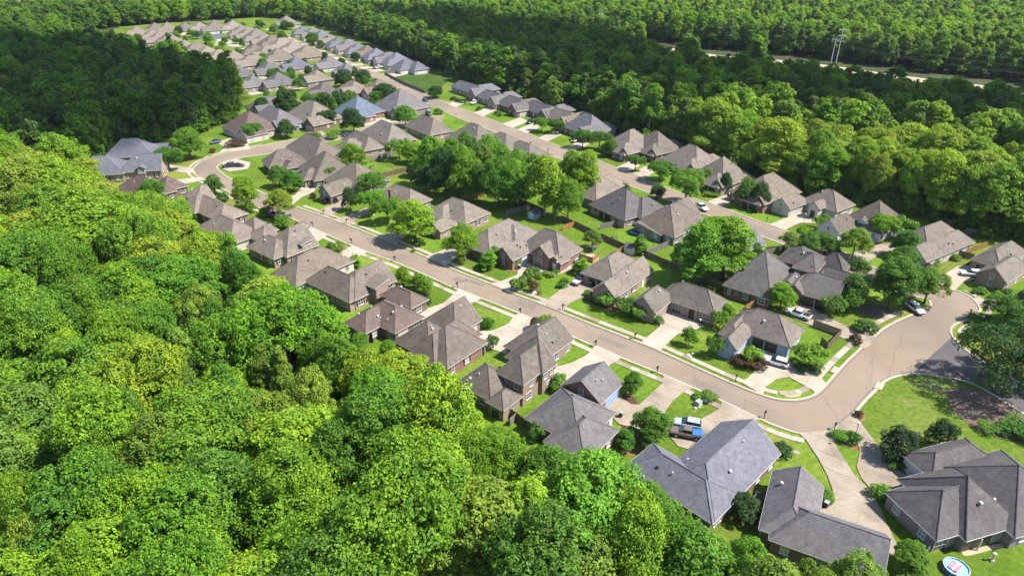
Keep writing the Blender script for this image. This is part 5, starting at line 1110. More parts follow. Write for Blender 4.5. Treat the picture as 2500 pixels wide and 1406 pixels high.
for p, px in IND:
    kd = R4.choice(WOODK); tone = R4.choice(WOODT)
    if kd == 'pine': tone = R4.choice(['olive', 'mid', 'green'])
    rad = R4.choice([R4.uniform(3.6, 5.2), R4.uniform(5.0, 7.2), R4.uniform(6.6, 9.2)]) * (0.7 if kd == 'pine' else 1); h = R4.uniform(8.0, 15.0) + rad * 1.0
    if px[1] < 700: rad *= 1.25; kd = R4.choice(['oak_b', 'gum_b', 'oak', 'sweetgum']); tone = R4.choice(['lime', 'bright', 'bright', 'gold'])
    for _k in range(6):
        if (px[0] > 1700 and px[1] < 700) or clear_view(p, h, rad): break
        h *= 0.86; rad *= 0.86
    else: continue
    word = 'pine' if kd == 'pine' else 'broadleaf tree'; sz = 'large' if rad > 6.4 else 'small' if rad < 4.8 else 'middling'
    hs = near_house(p.to_3d()); dist = min((B - u * (La / 2) + v * (Wb / 2) - p).length for (B, La, Wb, u, v) in hs[2])
    where = 'in the woods behind ' + hs[0] if dist < 34 else 'in the woods at the left edge' if px[0] < 320 else 'in the woods along the bottom edge' if px[1] > 1330 else 'deep in the woods at lower left' if px[0] < 760 else 'in the woods below the lower street row'
    lab = trim(f'{sz} {WLAB[tone]} {word} {where}')
    t = tree(kd, 'pine_tree' if kd == 'pine' else 'woodland_tree', p.to_3d(), h, rad, tone, lab, 'tree', 'trees of the near woods')

# far woods: one object, its trees set out by geometry nodes
pc = bpy.data.collections.new('woods_kinds')
def far_proto(key, seed, nclump, nleaf, h0, h1, rad, clump_r, size, shape, m_, bark='bark', elong=1.5, fill=0.2):
    L, N, C = crown_points(seed, nclump, nleaf, h0, h1, rad, clump_r, shape, 0, fill)
    cm = leaf_mesh(key, L, N, size, seed, m_, elong)
    tm = trunk_mesh(key + 't', h0, h1, rad, 0.25, C, seed, bark, 3, 4)
    bm = bmesh.new(); bm.from_mesh(cm); n = len(bm.faces); bm.from_mesh(tm)
    bm.faces.ensure_lookup_table()
    for f in bm.faces[n:]: f.material_index = 1
    m2 = bpy.data.meshes.new(key + '_far'); bm.to_mesh(m2); bm.free()
    m2.materials.append(M[m_]); m2.materials.append(M[bark])
    o = bpy.data.objects.new(key, m2); pc.objects.link(o)
far_proto('a_wood', 21, 80, 75, 2.0, 15.0, 4.6, 1.15, 0.50, 'round', 'woods_leaf')
far_proto('b_wood', 22, 85, 70, 2.0, 16.0, 4.2, 1.05, 0.50, 'tall', 'woods_leaf')
far_proto('c_wood', 23, 75, 75, 2.5, 14.0, 4.8, 1.15, 0.50, 'flat', 'woods_leaf')
far_proto('d_wood', 24, 80, 65, 3.0, 17.0, 3.6, 0.95, 0.42, 'cone', 'woods_needle', elong=2.4)
far_proto('e_wood', 25, 75, 70, 5.5, 17.0, 4.0, 1.1, 0.48, 'tall', 'woods_leaf', 'pale_bark')
far_proto('f_wood', 26, 85, 70, 1.5, 15.5, 4.4, 1.05, 0.50, 'tall', 'woods_leaf')
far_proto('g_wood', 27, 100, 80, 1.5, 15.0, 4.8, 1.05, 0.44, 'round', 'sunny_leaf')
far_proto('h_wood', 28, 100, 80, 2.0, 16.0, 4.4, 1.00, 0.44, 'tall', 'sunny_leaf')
far_proto('i_bush', 29, 24, 60, 0.2, 4.2, 2.4, 0.8, 0.40, 'round', 'woods_leaf')
PICK, SIZE = [], []
for p, px in REST:
    sunny = (px[0] > 1640 and px[1] > back_edge(px[0]) - 120) or (px[0] > 1000 and px[1] < 50 + (px[0] - 1000) * 0.085) or px[1] < 60  # where crowns mostly take the leaf ramp brightened as if in sun
    _hy = next((b1 + (b2 - b1) * (px[0] - a1) / (a2 - a1) for (a1, b1), (a2, b2) in zip(HWY_S, HWY_S[1:]) if a1 <= px[0] <= a2), None)
    low = _hy is not None and 0 < px[1] - _hy < 150 and any(a <= px[0] <= c for a, c in ((1560, 1660), (1690, 1830), (1850, 2520)))
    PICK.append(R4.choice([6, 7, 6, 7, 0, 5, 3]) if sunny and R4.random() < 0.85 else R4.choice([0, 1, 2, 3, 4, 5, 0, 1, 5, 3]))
    SIZE.append(min(1.3, 0.96 * (px[1] - _hy) / (0.88 * (px[1] + 160) / 78 * 17)) * R4.uniform(.65, 1.22) if low else R4.uniform(0.95, 1.5) if px[0] > 1650 and px[1] > 200 else R4.uniform(0.75, 1.45))
BUSH = []
for p, px in IND:
    if px[1] < 700 or R4.random() < .5:
        for k in range(4 if px[1] < 700 else 1):
            q = p + Vector((R4.uniform(-4.5, 4.5), R4.uniform(-4.5, 2.5)))
            if not open_ground(q) and (px[1] < 700 or inside(q, NEAR_WOODS)): BUSH.append(q); PICK.append(8); SIZE.append(R4.uniform(0.7, 1.5))
for p, px in REST:
    if p.length > 430: continue
    for k in range(2):
        q = p + Vector((R4.uniform(-4.5, 4.5), R4.uniform(-5.5, 3.5)))
        if not open_ground(q): BUSH.append(q); PICK.append(8); SIZE.append(R4.uniform(0.6, 1.5))
REST = REST + [(q, None) for q in BUSH]
gm = bpy.data.meshes.new('woods'); n = len(REST)
gm.vertices.add(n); co = np.array([(p.x, p.y, -0.3) for p, _ in REST], np.float32); gm.vertices.foreach_set('co', co.ravel())
def attr(name, typ, arr):
    a = gm.attributes.new(name, typ, 'POINT'); a.data.foreach_set('value', arr)
nr = np.random.default_rng(3)
attr('pick', 'INT', np.array(PICK, np.int32))
attr('turn', 'FLOAT', nr.uniform(0, 6.28, n).astype(np.float32))
attr('size', 'FLOAT', np.array(SIZE, np.float32))
wo = obj('distant_woods', gm); tag(wo, 'mass of dense green woods behind and around the houses', 'woods', kind='stuff')
ng = bpy.data.node_groups.new('woods', 'GeometryNodeTree')
ng.interface.new_socket('Geometry', in_out='INPUT', socket_type='NodeSocketGeometry'); ng.interface.new_socket('Geometry', in_out='OUTPUT', socket_type='NodeSocketGeometry')
gi, go = ng.nodes.new('NodeGroupInput'), ng.nodes.new('NodeGroupOutput')
ci = ng.nodes.new('GeometryNodeCollectionInfo'); ci.inputs[0].default_value = pc; ci.inputs['Separate Children'].default_value = True; ci.inputs['Reset Children'].default_value = True
ip = ng.nodes.new('GeometryNodeInstanceOnPoints'); ip.inputs['Pick Instance'].default_value = True
def named(nm, ty):
    a = ng.nodes.new('GeometryNodeInputNamedAttribute'); a.data_type = ty; a.inputs[0].default_value = nm; return a.outputs[0]
cx = ng.nodes.new('ShaderNodeCombineXYZ'); ng.links.new(named('turn', 'FLOAT'), cx.inputs[2])
ng.links.new(gi.outputs[0], ip.inputs['Points']); ng.links.new(ci.outputs[0], ip.inputs['Instance']); ng.links.new(named('pick', 'INT'), ip.inputs['Instance Index'])
ng.links.new(cx.outputs[0], ip.inputs['Rotation']); ng.links.new(named('size', 'FLOAT'), ip.inputs['Scale']); ng.links.new(ip.outputs[0], go.inputs[0])
md = wo.modifiers.new('woods', 'NODES'); md.node_group = ng
print('woods', len(IND), len(REST))

# ------------------------------------------------------------------ vehicles
def loft(sections, mats, closed_ends=True, idx=None):
    """sections: list of (x, [(y, z) ring])"""
    v, f = [], []; n = len(sections[0][1])
    for x, ring in sections: v += [(x, y, z) for y, z in ring]
    for k in range(len(sections) - 1):
        for j in range(n):
            a, b = k * n + j, k * n + (j + 1) % n
            f.append((a, b, b + n, a + n))
    if closed_ends: f += [tuple(range(n))[::-1], tuple(range((len(sections) - 1) * n, len(sections) * n))]
    return v, f
def ring(w, z0, z1, ch=0.12):
    return [(-w, z0 + ch), (-w + ch, z0), (w - ch, z0), (w, z0 + ch), (w, z1 - ch), (w - ch * 1.2, z1), (-w + ch * 1.2, z1), (-w, z1 - ch)]
def vehicle_parts(kind):
    """front towards +x; parts: body shell, glasshouse, roof and the rest"""
    if kind == 'pickup':
        L, W, base, clear = 5.7, 1.0, (-1.75, 1.75), 0.42
        body = [(-2.85, 0.88, .55, 1.12), (-2.75, .98, .45, 1.18), (-1.0, 1.0, .42, 1.18), (-.9, 1.0, .42, 1.2), (1.0, 1.0, .42, 1.2), (1.2, .99, .42, 1.18), (2.5, .97, .45, 1.08), (2.8, .90, .50, .98), (2.88, .80, .55, .88)]
        glass = [(-.95, .86, .70, 1.15, 1.72), (-.75, .86, .74, 1.15, 1.80), (.55, .86, .74, 1.15, 1.82), (1.35, .88, .74, 1.15, 1.22)]; roof = (-.85, .50, .73, 1.80, 1.88)
    elif kind == 'jeep':
        L, W, base, clear = 4.4, .9, (-1.4, 1.35), 0.45
        body = [(-2.1, .85, .55, 1.15), (-2.0, .88, .48, 1.2), (.6, .88, .45, 1.2), (.75, .84, .45, 1.16), (1.9, .78, .5, 1.1), (2.0, .75, .55, 1.05)]
        glass = [(-2.0, .84, .78, 1.18, 1.75), (-1.9, .84, .78, 1.18, 1.8), (.35, .84, .76, 1.18, 1.8), (.65, .84, .76, 1.18, 1.25)]; roof = (-2.0, .38, .78, 1.78, 1.86)
    elif kind == 'suv':
        L, W, base, clear = 4.85, .96, (-1.45, 1.45), 0.35
        body = [(-2.40, .80, .50, 1.0), (-2.3, .92, .40, 1.1), (-1.0, .96, .36, 1.12), (.9, .96, .36, 1.08), (1.2, .95, .36, 1.04), (2.1, .92, .40, .95), (2.38, .82, .45, .82), (2.45, .70, .5, .72)]
        glass = [(-2.32, .84, .66, 1.05, 1.12), (-1.95, .86, .72, 1.06, 1.62), (.10, .86, .74, 1.06, 1.70), (1.15, .88, .74, 1.04, 1.10)]; roof = (-1.95, .15, .73, 1.64, 1.74)
    else:
        L, W, base, clear = 4.6, .90, (-1.35, 1.4), 0.30
        body = [(-2.28, .74, .45, .92), (-2.15, .86, .35, .98), (-1.0, .90, .32, .98), (.9, .90, .32, .94), (2.0, .86, .35, .84), (2.25, .72, .42, .70)]
        glass = [(-1.75, .78, .62, .92, .99), (-.95, .80, .66, .92, 1.36), (.20, .80, .67, .92, 1.40), (1.10, .82, .66, .90, .97)]; roof = (-1.0, .25, .66, 1.36, 1.44)
    bv = loft([(x, ring(w, z0, z1)) for x, w, z0, z1 in body], None)
    gv = loft([(x, [(-w0, z0), (w0, z0), (w1, z1), (-w1, z1)]) for x, w0, w1, z0, z1 in glass], None)
    x0, x1, w, z0, z1 = roof
    rv = loft([(x0, ring(w * .94, z0 - .02, z1 - .03, .03)), (x0 + .25, ring(w, z0, z1, .03)), (x1 - .25, ring(w, z0, z1, .03)), (x1, ring(w * .96, z0 - .03, z1 - .04, .03))], None)
    ty, rim = MB(), MB()
    rad = 0.40 if kind in ('pickup', 'jeep') else 0.35
    ty.tube([(0, -.12, 0), (0, -.08, 0), (0, .08, 0), (0, .12, 0)], [rad * .9, rad, rad, rad * .9], 14)
    rim.tube([(0, -.125, 0), (0, .125, 0)], rad * 0.62, 10)
    for k in range(5):
        a = 2 * math.pi * k / 5; rim.tube([(0, .0, 0), (rad * .55 * math.cos(a), .0, rad * .55 * math.sin(a))], 0.03, 4)
    fx = body[-1][0]; rx = body[0][0]
    return dict(body=bv, glass=gv, roof=rv, tyre=ty, rim=rim, base=base, rad=rad, W=W, fx=fx, rx=rx, zf=(body[-1][2] + body[-1][3]) / 2 + .05, zr=(body[0][2] + body[0][3]) / 2 + 0.08)
VP, VM = {}, {}
def vehicle(kind, colr, p, ang, label, name='parked_car', cat='car', bed=None, group='vehicles parked in drives and streets', roofcol=None):
    if kind not in VP: VP[kind] = vehicle_parts(kind)
    D = VP[kind]
    def dat(part, mt, sm=False):
        k = (kind, part, mt)
        if k not in VM:
            if isinstance(D[part], MB): VM[k] = D[part].mesh(part, [mt], True)
            else: VM[k] = mesh(part, D[part][0], D[part][1], [mt])
        return VM[k]
    c = 'car_' + colr
    o = obj(name, None, None, (p.x, p.y, 0.165), ang); tag(o, label, cat, group)
    obj('body', dat('body', c), o); obj('glasshouse', dat('glass', 'car_glass'), o); obj('roof', dat('roof', roofcol or c), o)
    for sx in D['base']:
        for sy in (-1, 1):
            t = obj('wheel', dat('tyre', 'rubber'), o, (sx, sy * (D['W'] - .06), D['rad'])); obj('rim', dat('rim', 'rim'), t)
            k = (kind, 'arch')
            if k not in VM: VM[k] = MB().tube([(0, -.02, 0), (0, .02, 0)], D['rad'] + .08, 14).mesh('arch', ['black_paint'])
            obj('wheel_arch', VM[k], o, (sx, sy * (D['W'] - .012), D['rad'] + .03))
    for nm, x, z, mt in (('headlight', D['fx'] - .05, D['zf'], 'lamp_lens'), ('tail_light', D['rx'] + .03, D['zr'], 'tail_red')):
        if (kind, nm) not in VM: VM[(kind, nm)] = MB().box(-.07, .07, -.18, .18, -.08, .08).mesh(nm, [mt])
        for sy in (-1, 1): obj(nm, VM[(kind, nm)], o, (x, sy * .55, z))
    for nm, x, z in (('bumper', D['fx'] - .02, .50), ('bumper', D['rx'] + .02, .52)):
        if (kind, nm) not in VM: VM[(kind, nm)] = MB().box(-.08, .08, -.72, .72, -.10, .10).mesh(nm, ['black_paint'])
        obj(nm, VM[(kind, nm)], o, (x, 0, z))
    if kind == 'pickup':
        k = ('bed', bed)
        if k not in VM:
            b = MB()
            if bed: b.box(-2.72, -1.0, -.90, .90, 1.14, 1.30, taper=.03)
            else: b.box(-2.70, -1.02, -.84, .84, 1.172, 1.19)
            VM[k] = b.mesh('bed', [bed or 'black_paint'])
        obj('bed_cover' if bed else 'truck_bed', VM[k], o)
    return o
CARS = [  # centre pixel, (front pixel), kind, colour, label
 ((1895, 886), (1868, 878), 'suv', 'white', 'white SUV parked in front of the pale blue corner house'), ((1948, 769), (1923, 760), 'pickup', 'white', 'white pickup with a dark bed beside the carport house'),
 ((2234, 755), (2254, 769), 'suv', 'white', 'white SUV with a dark sunroof parked at the kerb under the big tree'), ((1412, 688), (1395, 698), 'jeep', 'silver', 'silver jeep with a black top on the stained driveway'),
 ((1675, 1060), (1637, 1053), 'pickup', 'bronze', 'bronze pickup with a blue bed cover on the cracked driveway'), ((1679, 1037), (1648, 1031), 'suv', 'skyblue', 'pale blue SUV parked behind the bronze pickup'),
 ((1711, 508), (1727, 516), 'pickup', 'white', 'white pickup parked on the upper street'), ((1790, 473), (1782, 481), 'suv', 'white', 'white car in the drive beside two dark trees off the upper street'),
 ((2370, 670), (2350, 668), 'suv', 'white', 'white SUV in the drive of the tan brick gabled house'), ((559, 406), (545, 408), 'suv', 'black', 'black SUV parked inside the left curve, left one of two'),
 ((582, 405), (597, 405), 'sedan', 'black', 'black car parked inside the left curve, right one of two'), ((526, 348), (516, 350), 'suv', 'bluegrey', 'blue grey SUV by the round rust coloured hedge'),
 ((388, 383), (378, 382), 'suv', 'white', 'white SUV beside the large slate roofed house at the left curve'), ((735, 312), (745, 310), 'sedan', 'silver', 'silver car in the drive behind the slim lamp post'),
 ((664, 527), (676, 530), 'pickup', 'maroon', 'maroon pickup under the yellowish street tree'), ((1038, 246), (1048, 250), 'sedan', 'navy', 'navy car driving on the upper street near the meadow'),
 ((1031, 269), (1022, 268), 'suv', 'navy', 'navy SUV in the drive by the upper junction'), ((1046, 279), (1052, 282), 'suv', 'black', 'black SUV facing the upper junction'),
 ((973, 176), (966, 177), 'pickup', 'white', 'white pickup before the white house in the far row'), ((917, 167), (911, 165), 'sedan', 'white', 'white car beside the far row street trees'),
 ((936, 164), (930, 165), 'suv', 'white', 'white van-like car left of the white far house'), ((872, 202), (868, 198), 'suv', 'white', 'white car between two dark round trees in the upper block'),
 ((703, 212), (697, 211), 'suv', 'white', 'white SUV beside the tan brick house in the upper block'), ((681, 85), (677, 84), 'sedan', 'silver', 'silver car near the far end of the upper street'),
 ((436, 138), (441, 140), 'sedan', 'blue', 'blue car on the left far street'), ((355, 118), (349, 117), 'sedan', 'white', 'white car near the head of the left far street'), ((376, 141), (381, 143), 'sedan', 'yellow', 'pale yellow car driving the left far street'),
 ((494, 166), (499, 168), 'suv', 'black', 'black SUV where the left far street meets the trees'), ((1156, 252), (1150, 255), 'suv', 'white', 'white SUV in the drive of a grey roofed house along the woods'), ((1293, 299), (1287, 303), 'suv', 'black', 'black SUV in a drive along the woods beside a small tree'),
 ((1404, 344), (1397, 347), 'sedan', 'white', 'white car under the spreading trees along the woods'), ((847, 330), (853, 329), 'sedan', 'black', 'dark car on the cross street below the dark oak')]
for (cx_, cy_), fr, kd, colr, lab in CARS:
    p = P(cx_, cy_, 0.5); q = P(*fr, 0.5); d = q - p
    vehicle(kd, colr, p, math.atan2(d.y, d.x), lab, 'pickup_truck' if kd == 'pickup' else 'parked_car', 'pickup' if kd == 'pickup' else 'car', 'pool_blue' if colr == 'bronze' else None, roofcol='black_paint' if kd == 'jeep' else None)

# ------------------------------------------------------------------ fences
FP = {}
def fence(px, mt, label, ht=1.8):
    pts = [P(*p) for p in px]
    root = obj('fence', None, None, pts[0]); tag(root, label, 'fence', 'garden fences')
    if mt not in FP:
        b = MB(); r5 = random.Random(3)
        for k in range(16):
            x0 = k * 0.15; b.box(x0 + 0.006, x0 + 0.142, -0.012 + r5.uniform(-.004, .004), 0.012, 0.04, 1.8 + r5.uniform(-.03, .02))
        b.box(0, 2.4, 0.013, 0.06, 0.35, 0.44).box(0, 2.4, 0.013, 0.06, 1.35, 1.44)
        FP[mt] = (b.mesh('fence_panel', [mt]), MB().box(-.06, .06, -.06, .06, -.1, 1.9).mesh('post', [mt]))
    pm, po = FP[mt]
    for a, c in zip(pts, pts[1:]):
        d = c - a; n = max(1, round(d.length / 2.4)); rz = math.atan2(d.y, d.x)
        for k in range(n):
            l = a + d * (k / n) - pts[0]
            obj('panel', pm, root, (l.x, l.y, rng.uniform(-.03, .02)), rz, (d.length / n / 2.4, 1, ht / 1.8)); obj('post', po, root, (l.x, l.y, 0), rz, (1, 1, ht / 1.8))
    e = pts[-1] - pts[0]; obj('post', po, root, (e.x, e.y, 0), 0, (1, 1, ht / 1.8))
for px, mt, lab in [
 ([(1374, 563), (1403, 553)], 'new_fence', 'short new orange fence panel run behind the three-gabled brick house'), ([(1370, 540), (1405, 554), (1463, 582), (1528, 611)], 'old_fence', 'brown back fence below the trampoline yard'),
 ([(1528, 611), (1491, 631)], 'new_fence', 'new orange fence joining the brown back fence beside the white shed'), ([(1410, 633), (1446, 643), (1458, 632)], 'new_fence', 'new orange fence at the side of the three-gabled brick house'),
 ([(1556, 618), (1642, 656), (1719, 688), (1765, 706), (1853, 741), (1880, 755)], 'old_fence', 'long dark back fence running below the big green trees'), ([(1853, 739), (1819, 760)], 'new_fence', 'pale new fence beside the blue corner house'),
 ([(1578, 624), (1652, 593)], 'grey_fence', 'weathered fence below the covered porch house'), ([(1465, 560), (1530, 546)], 'grey_fence', 'pale grey fence above the trampoline'),
 ([(1124, 491), (1181, 479)], 'new_fence', 'orange fence under the dark tree clump'), ([(1267, 482), (1341, 470)], 'new_fence', 'bright orange fence behind the pale-trunked trees'), ([(1267, 496), (1326, 521)], 'old_fence', 'shaded fence beside the sunny strip of lawn'),
 ([(1235, 527), (1295, 510)], 'grey_fence', 'grey fence left of the small blue shed'), ([(908, 396), (959, 379)], 'grey_fence', 'grey fence behind the bright back lawn'), ([(925, 436), (996, 419), (1022, 437)], 'old_fence', 'brown fence below the bright back lawn'),
 ([(1351, 262), (1428, 288)], 'grey_fence', 'grey back fence against the woods behind the upper street row'), ([(1812, 407), (1876, 425)], 'grey_fence', 'short grey fence behind the tall hip roofed house'), ([(2150, 503), (2238, 524), (2326, 552)], 'old_fence', 'long brown fence along the woods at right'),
 ([(2355, 569), (2403, 583)], 'grey_fence', 'grey fence at the woods behind the long side wall house'), ([(2332, 624), (2374, 635)], 'old_fence', 'brown fence between the two right hand houses'), ([(2356, 623), (2406, 603)], 'new_fence', 'pale fence climbing behind the tan brick gabled house'),
 ([(939, 183), (985, 207), (1038, 229)], 'grey_fence', 'grey fence along the road edge of the meadow'), ([(939, 182), (1035, 175)], 'grey_fence', 'grey fence between the meadow and the white far house'), ([(213, 95), (284, 84)], 'grey_fence', 'pale fence before the far left woods'),
 ([(1984, 797), (2050, 821)], 'old_fence', 'dark fence between the blue corner house and the pickup drive'), ([(2050, 821), (2018, 855), (2003, 839)], 'old_fence', 'tan fence closing the blue corner house yard'), ([(1230, 1005), (1260, 1025), (1286, 1045)], 'old_fence', 'brown fence behind the two-storey stone house'),
 ([(1260, 1025), (1245, 1040)], 'grey_fence', 'short grey gate fence at the woods behind the stone house'), ([(1808, 1281), (1843, 1220), (1874, 1229)], 'grey_fence', 'grey fence enclosing the narrow yard of the charcoal roofed house'), ([(2227, 1398), (2284, 1323)], 'grey_fence', 'grey fence left of the round pool'),
 ([(2417, 1173), (2466, 1161), (2520, 1180)], 'grey_fence', 'dark fence behind the patio house at the right edge'), ([(1845, 629), (1914, 612)], 'grey_fence', 'grey fence beside the small slate roofed garage')]:
    fence(px, mt, lab)

# ------------------------------------------------------------------ street furniture and garden things
mbp = MB().box(-.05, .05, -.05, .05, -.05, 1.05).box(-.05, .05, -.05, .35, .85, .93).mesh('post', ['dark_wood'])
mbb = MB()
mbb.box(-.13, .13, -.1, .42, 1.05, 1.22).box(-.10, .10, -.1, .42, 1.22, 1.30); mbb = mbb.mesh('box', ['black_paint'])
mbf = MB().box(.131, .15, .1, .16, 1.1, 1.35).mesh('flag', ['tail_red'])
for i, (x, y, wh) in enumerate([(711, 534, 'at the left end of the main street'), (764, 553, 'before the eighth house below the main street'), (859, 594, 'before the brick dormer house'), (965, 638, 'before the sixth house below the main street'), (1117, 702, 'before the shed dormer house'), (1271, 766, 'at the reddish brown roofed house drive'),
     (1455, 845, 'at the two-storey stone house drive'), (1605, 909, 'at the blue garage door house drive'), (1865, 1021, 'on the outer side of the road bend'), (2036, 1050, 'where the two cracked driveways meet the bend'), (790, 524, 'across the street by the maroon hedge'), (846, 547, 'on the upper kerb below the dark rounded tree'),
     (1249, 711, 'beside the three-gabled brick house drive'), (1373, 758, 'beside the stained jeep driveway'), (1549, 829, 'before the arched door house'), (1795, 932, 'before the pale blue corner house'), (2139, 817, 'at the white pickup drive'), (2366, 770, 'at the park side of the upper bend'),
     (2384, 728, 'by the lawn of the tan brick gabled house'), (1815, 559, 'by the small slate roofed garage'), (1871, 542, 'before the cream stucco house'), (1295, 356, 'on the upper street behind the many-hipped house'), (1337, 373, 'on the upper street above the pale-trunked trees')]):
    m_ = obj('mailbox', None, None, P(x, y), MAIN_ANG + (math.pi if x in (711, 764, 859, 965, 1117, 1271, 1455, 1605) else 0)); tag(m_, 'black mailbox on a post ' + wh, 'mailbox', 'roadside mailboxes')
    m_.scale = (1.25, 1.25, 1.2)
    obj('post', mbp, m_); obj('box', mbb, m_); obj('flag', mbf, m_)
def lamp(x, y, h, lab):
    o = obj('street_lamp', None, None, P(x, y)); tag(o, lab, 'street lamp', 'lamp posts')
    obj('post', MB().tube([(0, 0, 0), (0, 0, .5), (0, 0, .55), (0, 0, h)], [.12, .10, .06, .05], 8).mesh('post', ['black_paint']), o)
    obj('lantern', MB().tube([(0, 0, h), (0, 0, h + .1), (0, 0, h + .45), (0, 0, h + .55)], [.08, .18, .22, .05], 8).mesh('lantern', ['white_paint']), o)
for a in [(916, 561, 4.4, 'slim lamp post on the lawn under the broad street trees'), (2079, 1089, 4.8, 'lamp post in the bed between the two cracked driveways'), (1706, 806, 2.4, 'short lamp post beside the arched door house drive'), (1359, 673, 3.6, 'lamp post before the three-gabled brick house'),
          (1958, 563, 5.0, 'lamp post on the lawn of the cream stucco house'), (781, 322, 5.0, 'pale lamp post beside the cross street'), (1114, 296, 4.5, 'lamp post at the corner of the open lawn')]: lamp(*a)
# trampoline
o = obj('trampoline', None, None, P(1554, 571)); tag(o, 'round blue trampoline on the fenced lawn', 'trampoline')
rp = [(1.95 * math.cos(k * math.pi / 12), 1.95 * math.sin(k * math.pi / 12), .85) for k in range(25)]
obj('frame', MB().tube(rp, .13, 6).mesh('frame', ['pool_blue']), o); obj('mat', MB().tube([(0, 0, .80), (0, 0, .84)], 1.82, 24).mesh('mat', ['black_paint']), o)
for k in range(6): a = k * math.pi / 3; obj('leg', MB().tube([(1.95 * math.cos(a), 1.95 * math.sin(a), 0), (1.95 * math.cos(a), 1.95 * math.sin(a), .85)], .04, 5).mesh('leg', ['metal_grey']), o)
# round pool with a float
o = obj('round_pool', None, None, P(2331, 1392)); tag(o, 'round blue above-ground pool on the lower right lawn', 'pool')
sg = 24; v = []; f = []
for k in range(sg):
    a = 2 * math.pi * k / sg; c, s = math.cos(a), math.sin(a)
    v += [(1.62 * c, 1.62 * s, 0), (1.62 * c, 1.62 * s, .8), (1.54 * c, 1.54 * s, .8), (1.54 * c, 1.54 * s, .3)]
for k in range(sg):
    a, b_ = 4 * k, 4 * ((k + 1) % sg); f += [(a, b_, b_ + 1, a + 1), (a + 1, b_ + 1, b_ + 2, a + 2), (a + 2, b_ + 2, b_ + 3, a + 3)]
obj('pool_wall', mesh('pool_wall', v, f, ['pool_blue']), o); obj('water', MB().tube([(0, 0, .3), (0, 0, .62)], 1.54, sg).mesh('water', ['pool_water']), o)
rim_ = [(1.6 * math.cos(k * math.pi / 12), 1.6 * math.sin(k * math.pi / 12), .8) for k in range(25)]
obj('rim', MB().tube(rim_, .05, 6).mesh('rim', ['white_paint']), o)
for k in range(10): a = k * math.pi / 5; obj('leg', MB().tube([(1.66 * math.cos(a), 1.66 * math.sin(a), 0), (1.66 * math.cos(a), 1.66 * math.sin(a), .8)], .03, 5).mesh('leg', ['white_paint']), o)
o2 = obj('pool_float', None, None, P(2331, 1392) + Vector((-.1, .1, .62)), 0.6); tag(o2, 'pink and white air mattress floating in the round pool', 'float')
for k in range(5): obj('tube', MB().tube([(-1.0, -.5 + .25 * k, .06), (-.9, -.5 + .25 * k, .1), (.9, -.5 + .25 * k, .1), (1.0, -.5 + .25 * k, .06)], [.06, .13, .13, .06], 8).mesh('tube', ['pink_vinyl' if k != 2 else 'white_paint'], True), o2)
# sheds
def shed(x, y, ang, w_, d_, wallm, roofm, lab):
    o = obj('garden_shed', None, None, P(x, y), ang); tag(o, lab, 'shed')
    hw, hd = w_ / 2, d_ / 2
    obj('wall', mesh('wall', [(-hw, -hd, 0), (hw, -hd, 0), (hw, hd, 0), (-hw, hd, 0), (-hw, -hd, 2), (hw, -hd, 2), (hw, hd, 2), (-hw, hd, 2), (0, -hd, 2.8), (0, hd, 2.8)], [(0, 1, 5, 8, 4), (1, 2, 6, 5), (2, 3, 7, 9, 6), (3, 0, 4, 7)], [wallm]), o)
    e = .2; obj('roof', mesh('roof', [(-hw - e, -hd - e, 1.9), (0, -hd - e, 2.88), (hw + e, -hd - e, 1.9), (-hw - e, hd + e, 1.9), (0, hd + e, 2.88), (hw + e, hd + e, 1.9), (-hw - e, -hd - e, 1.8), (0, -hd - e, 2.78), (hw + e, -hd - e, 1.8), (-hw - e, hd + e, 1.8), (0, hd + e, 2.78), (hw + e, hd + e, 1.8)],
        [(0, 1, 4, 3), (1, 2, 5, 4), (6, 9, 10, 7), (7, 10, 11, 8), (0, 6, 7, 1), (1, 7, 8, 2), (3, 4, 10, 9), (4, 5, 11, 10), (0, 3, 9, 6), (2, 8, 11, 5)], [roofm]), o)
    d = obj('door', MB().box(-.8, -.02, -hd - .05, -hd - .005, .05, 1.9).box(.02, .8, -hd - .05, -hd - .005, .05, 1.9).mesh('door', ['white_paint']), o)
    obj('handle', MB().box(-.12, -.07, -hd - .09, -hd - .05, .9, 1.1).mesh('handle', ['black_paint']), d)
shed(1304, 531, MAIN_ANG, 2.8, 3.2, 'blue_siding', 'roof_grey', 'small blue garden shed with white doors below the trees'); shed(1540, 617, MAIN_ANG + R(90), 2.6, 3.0, 'white_siding', 'roof_charcoal', 'small white shed with a dark roof at the fence corner')
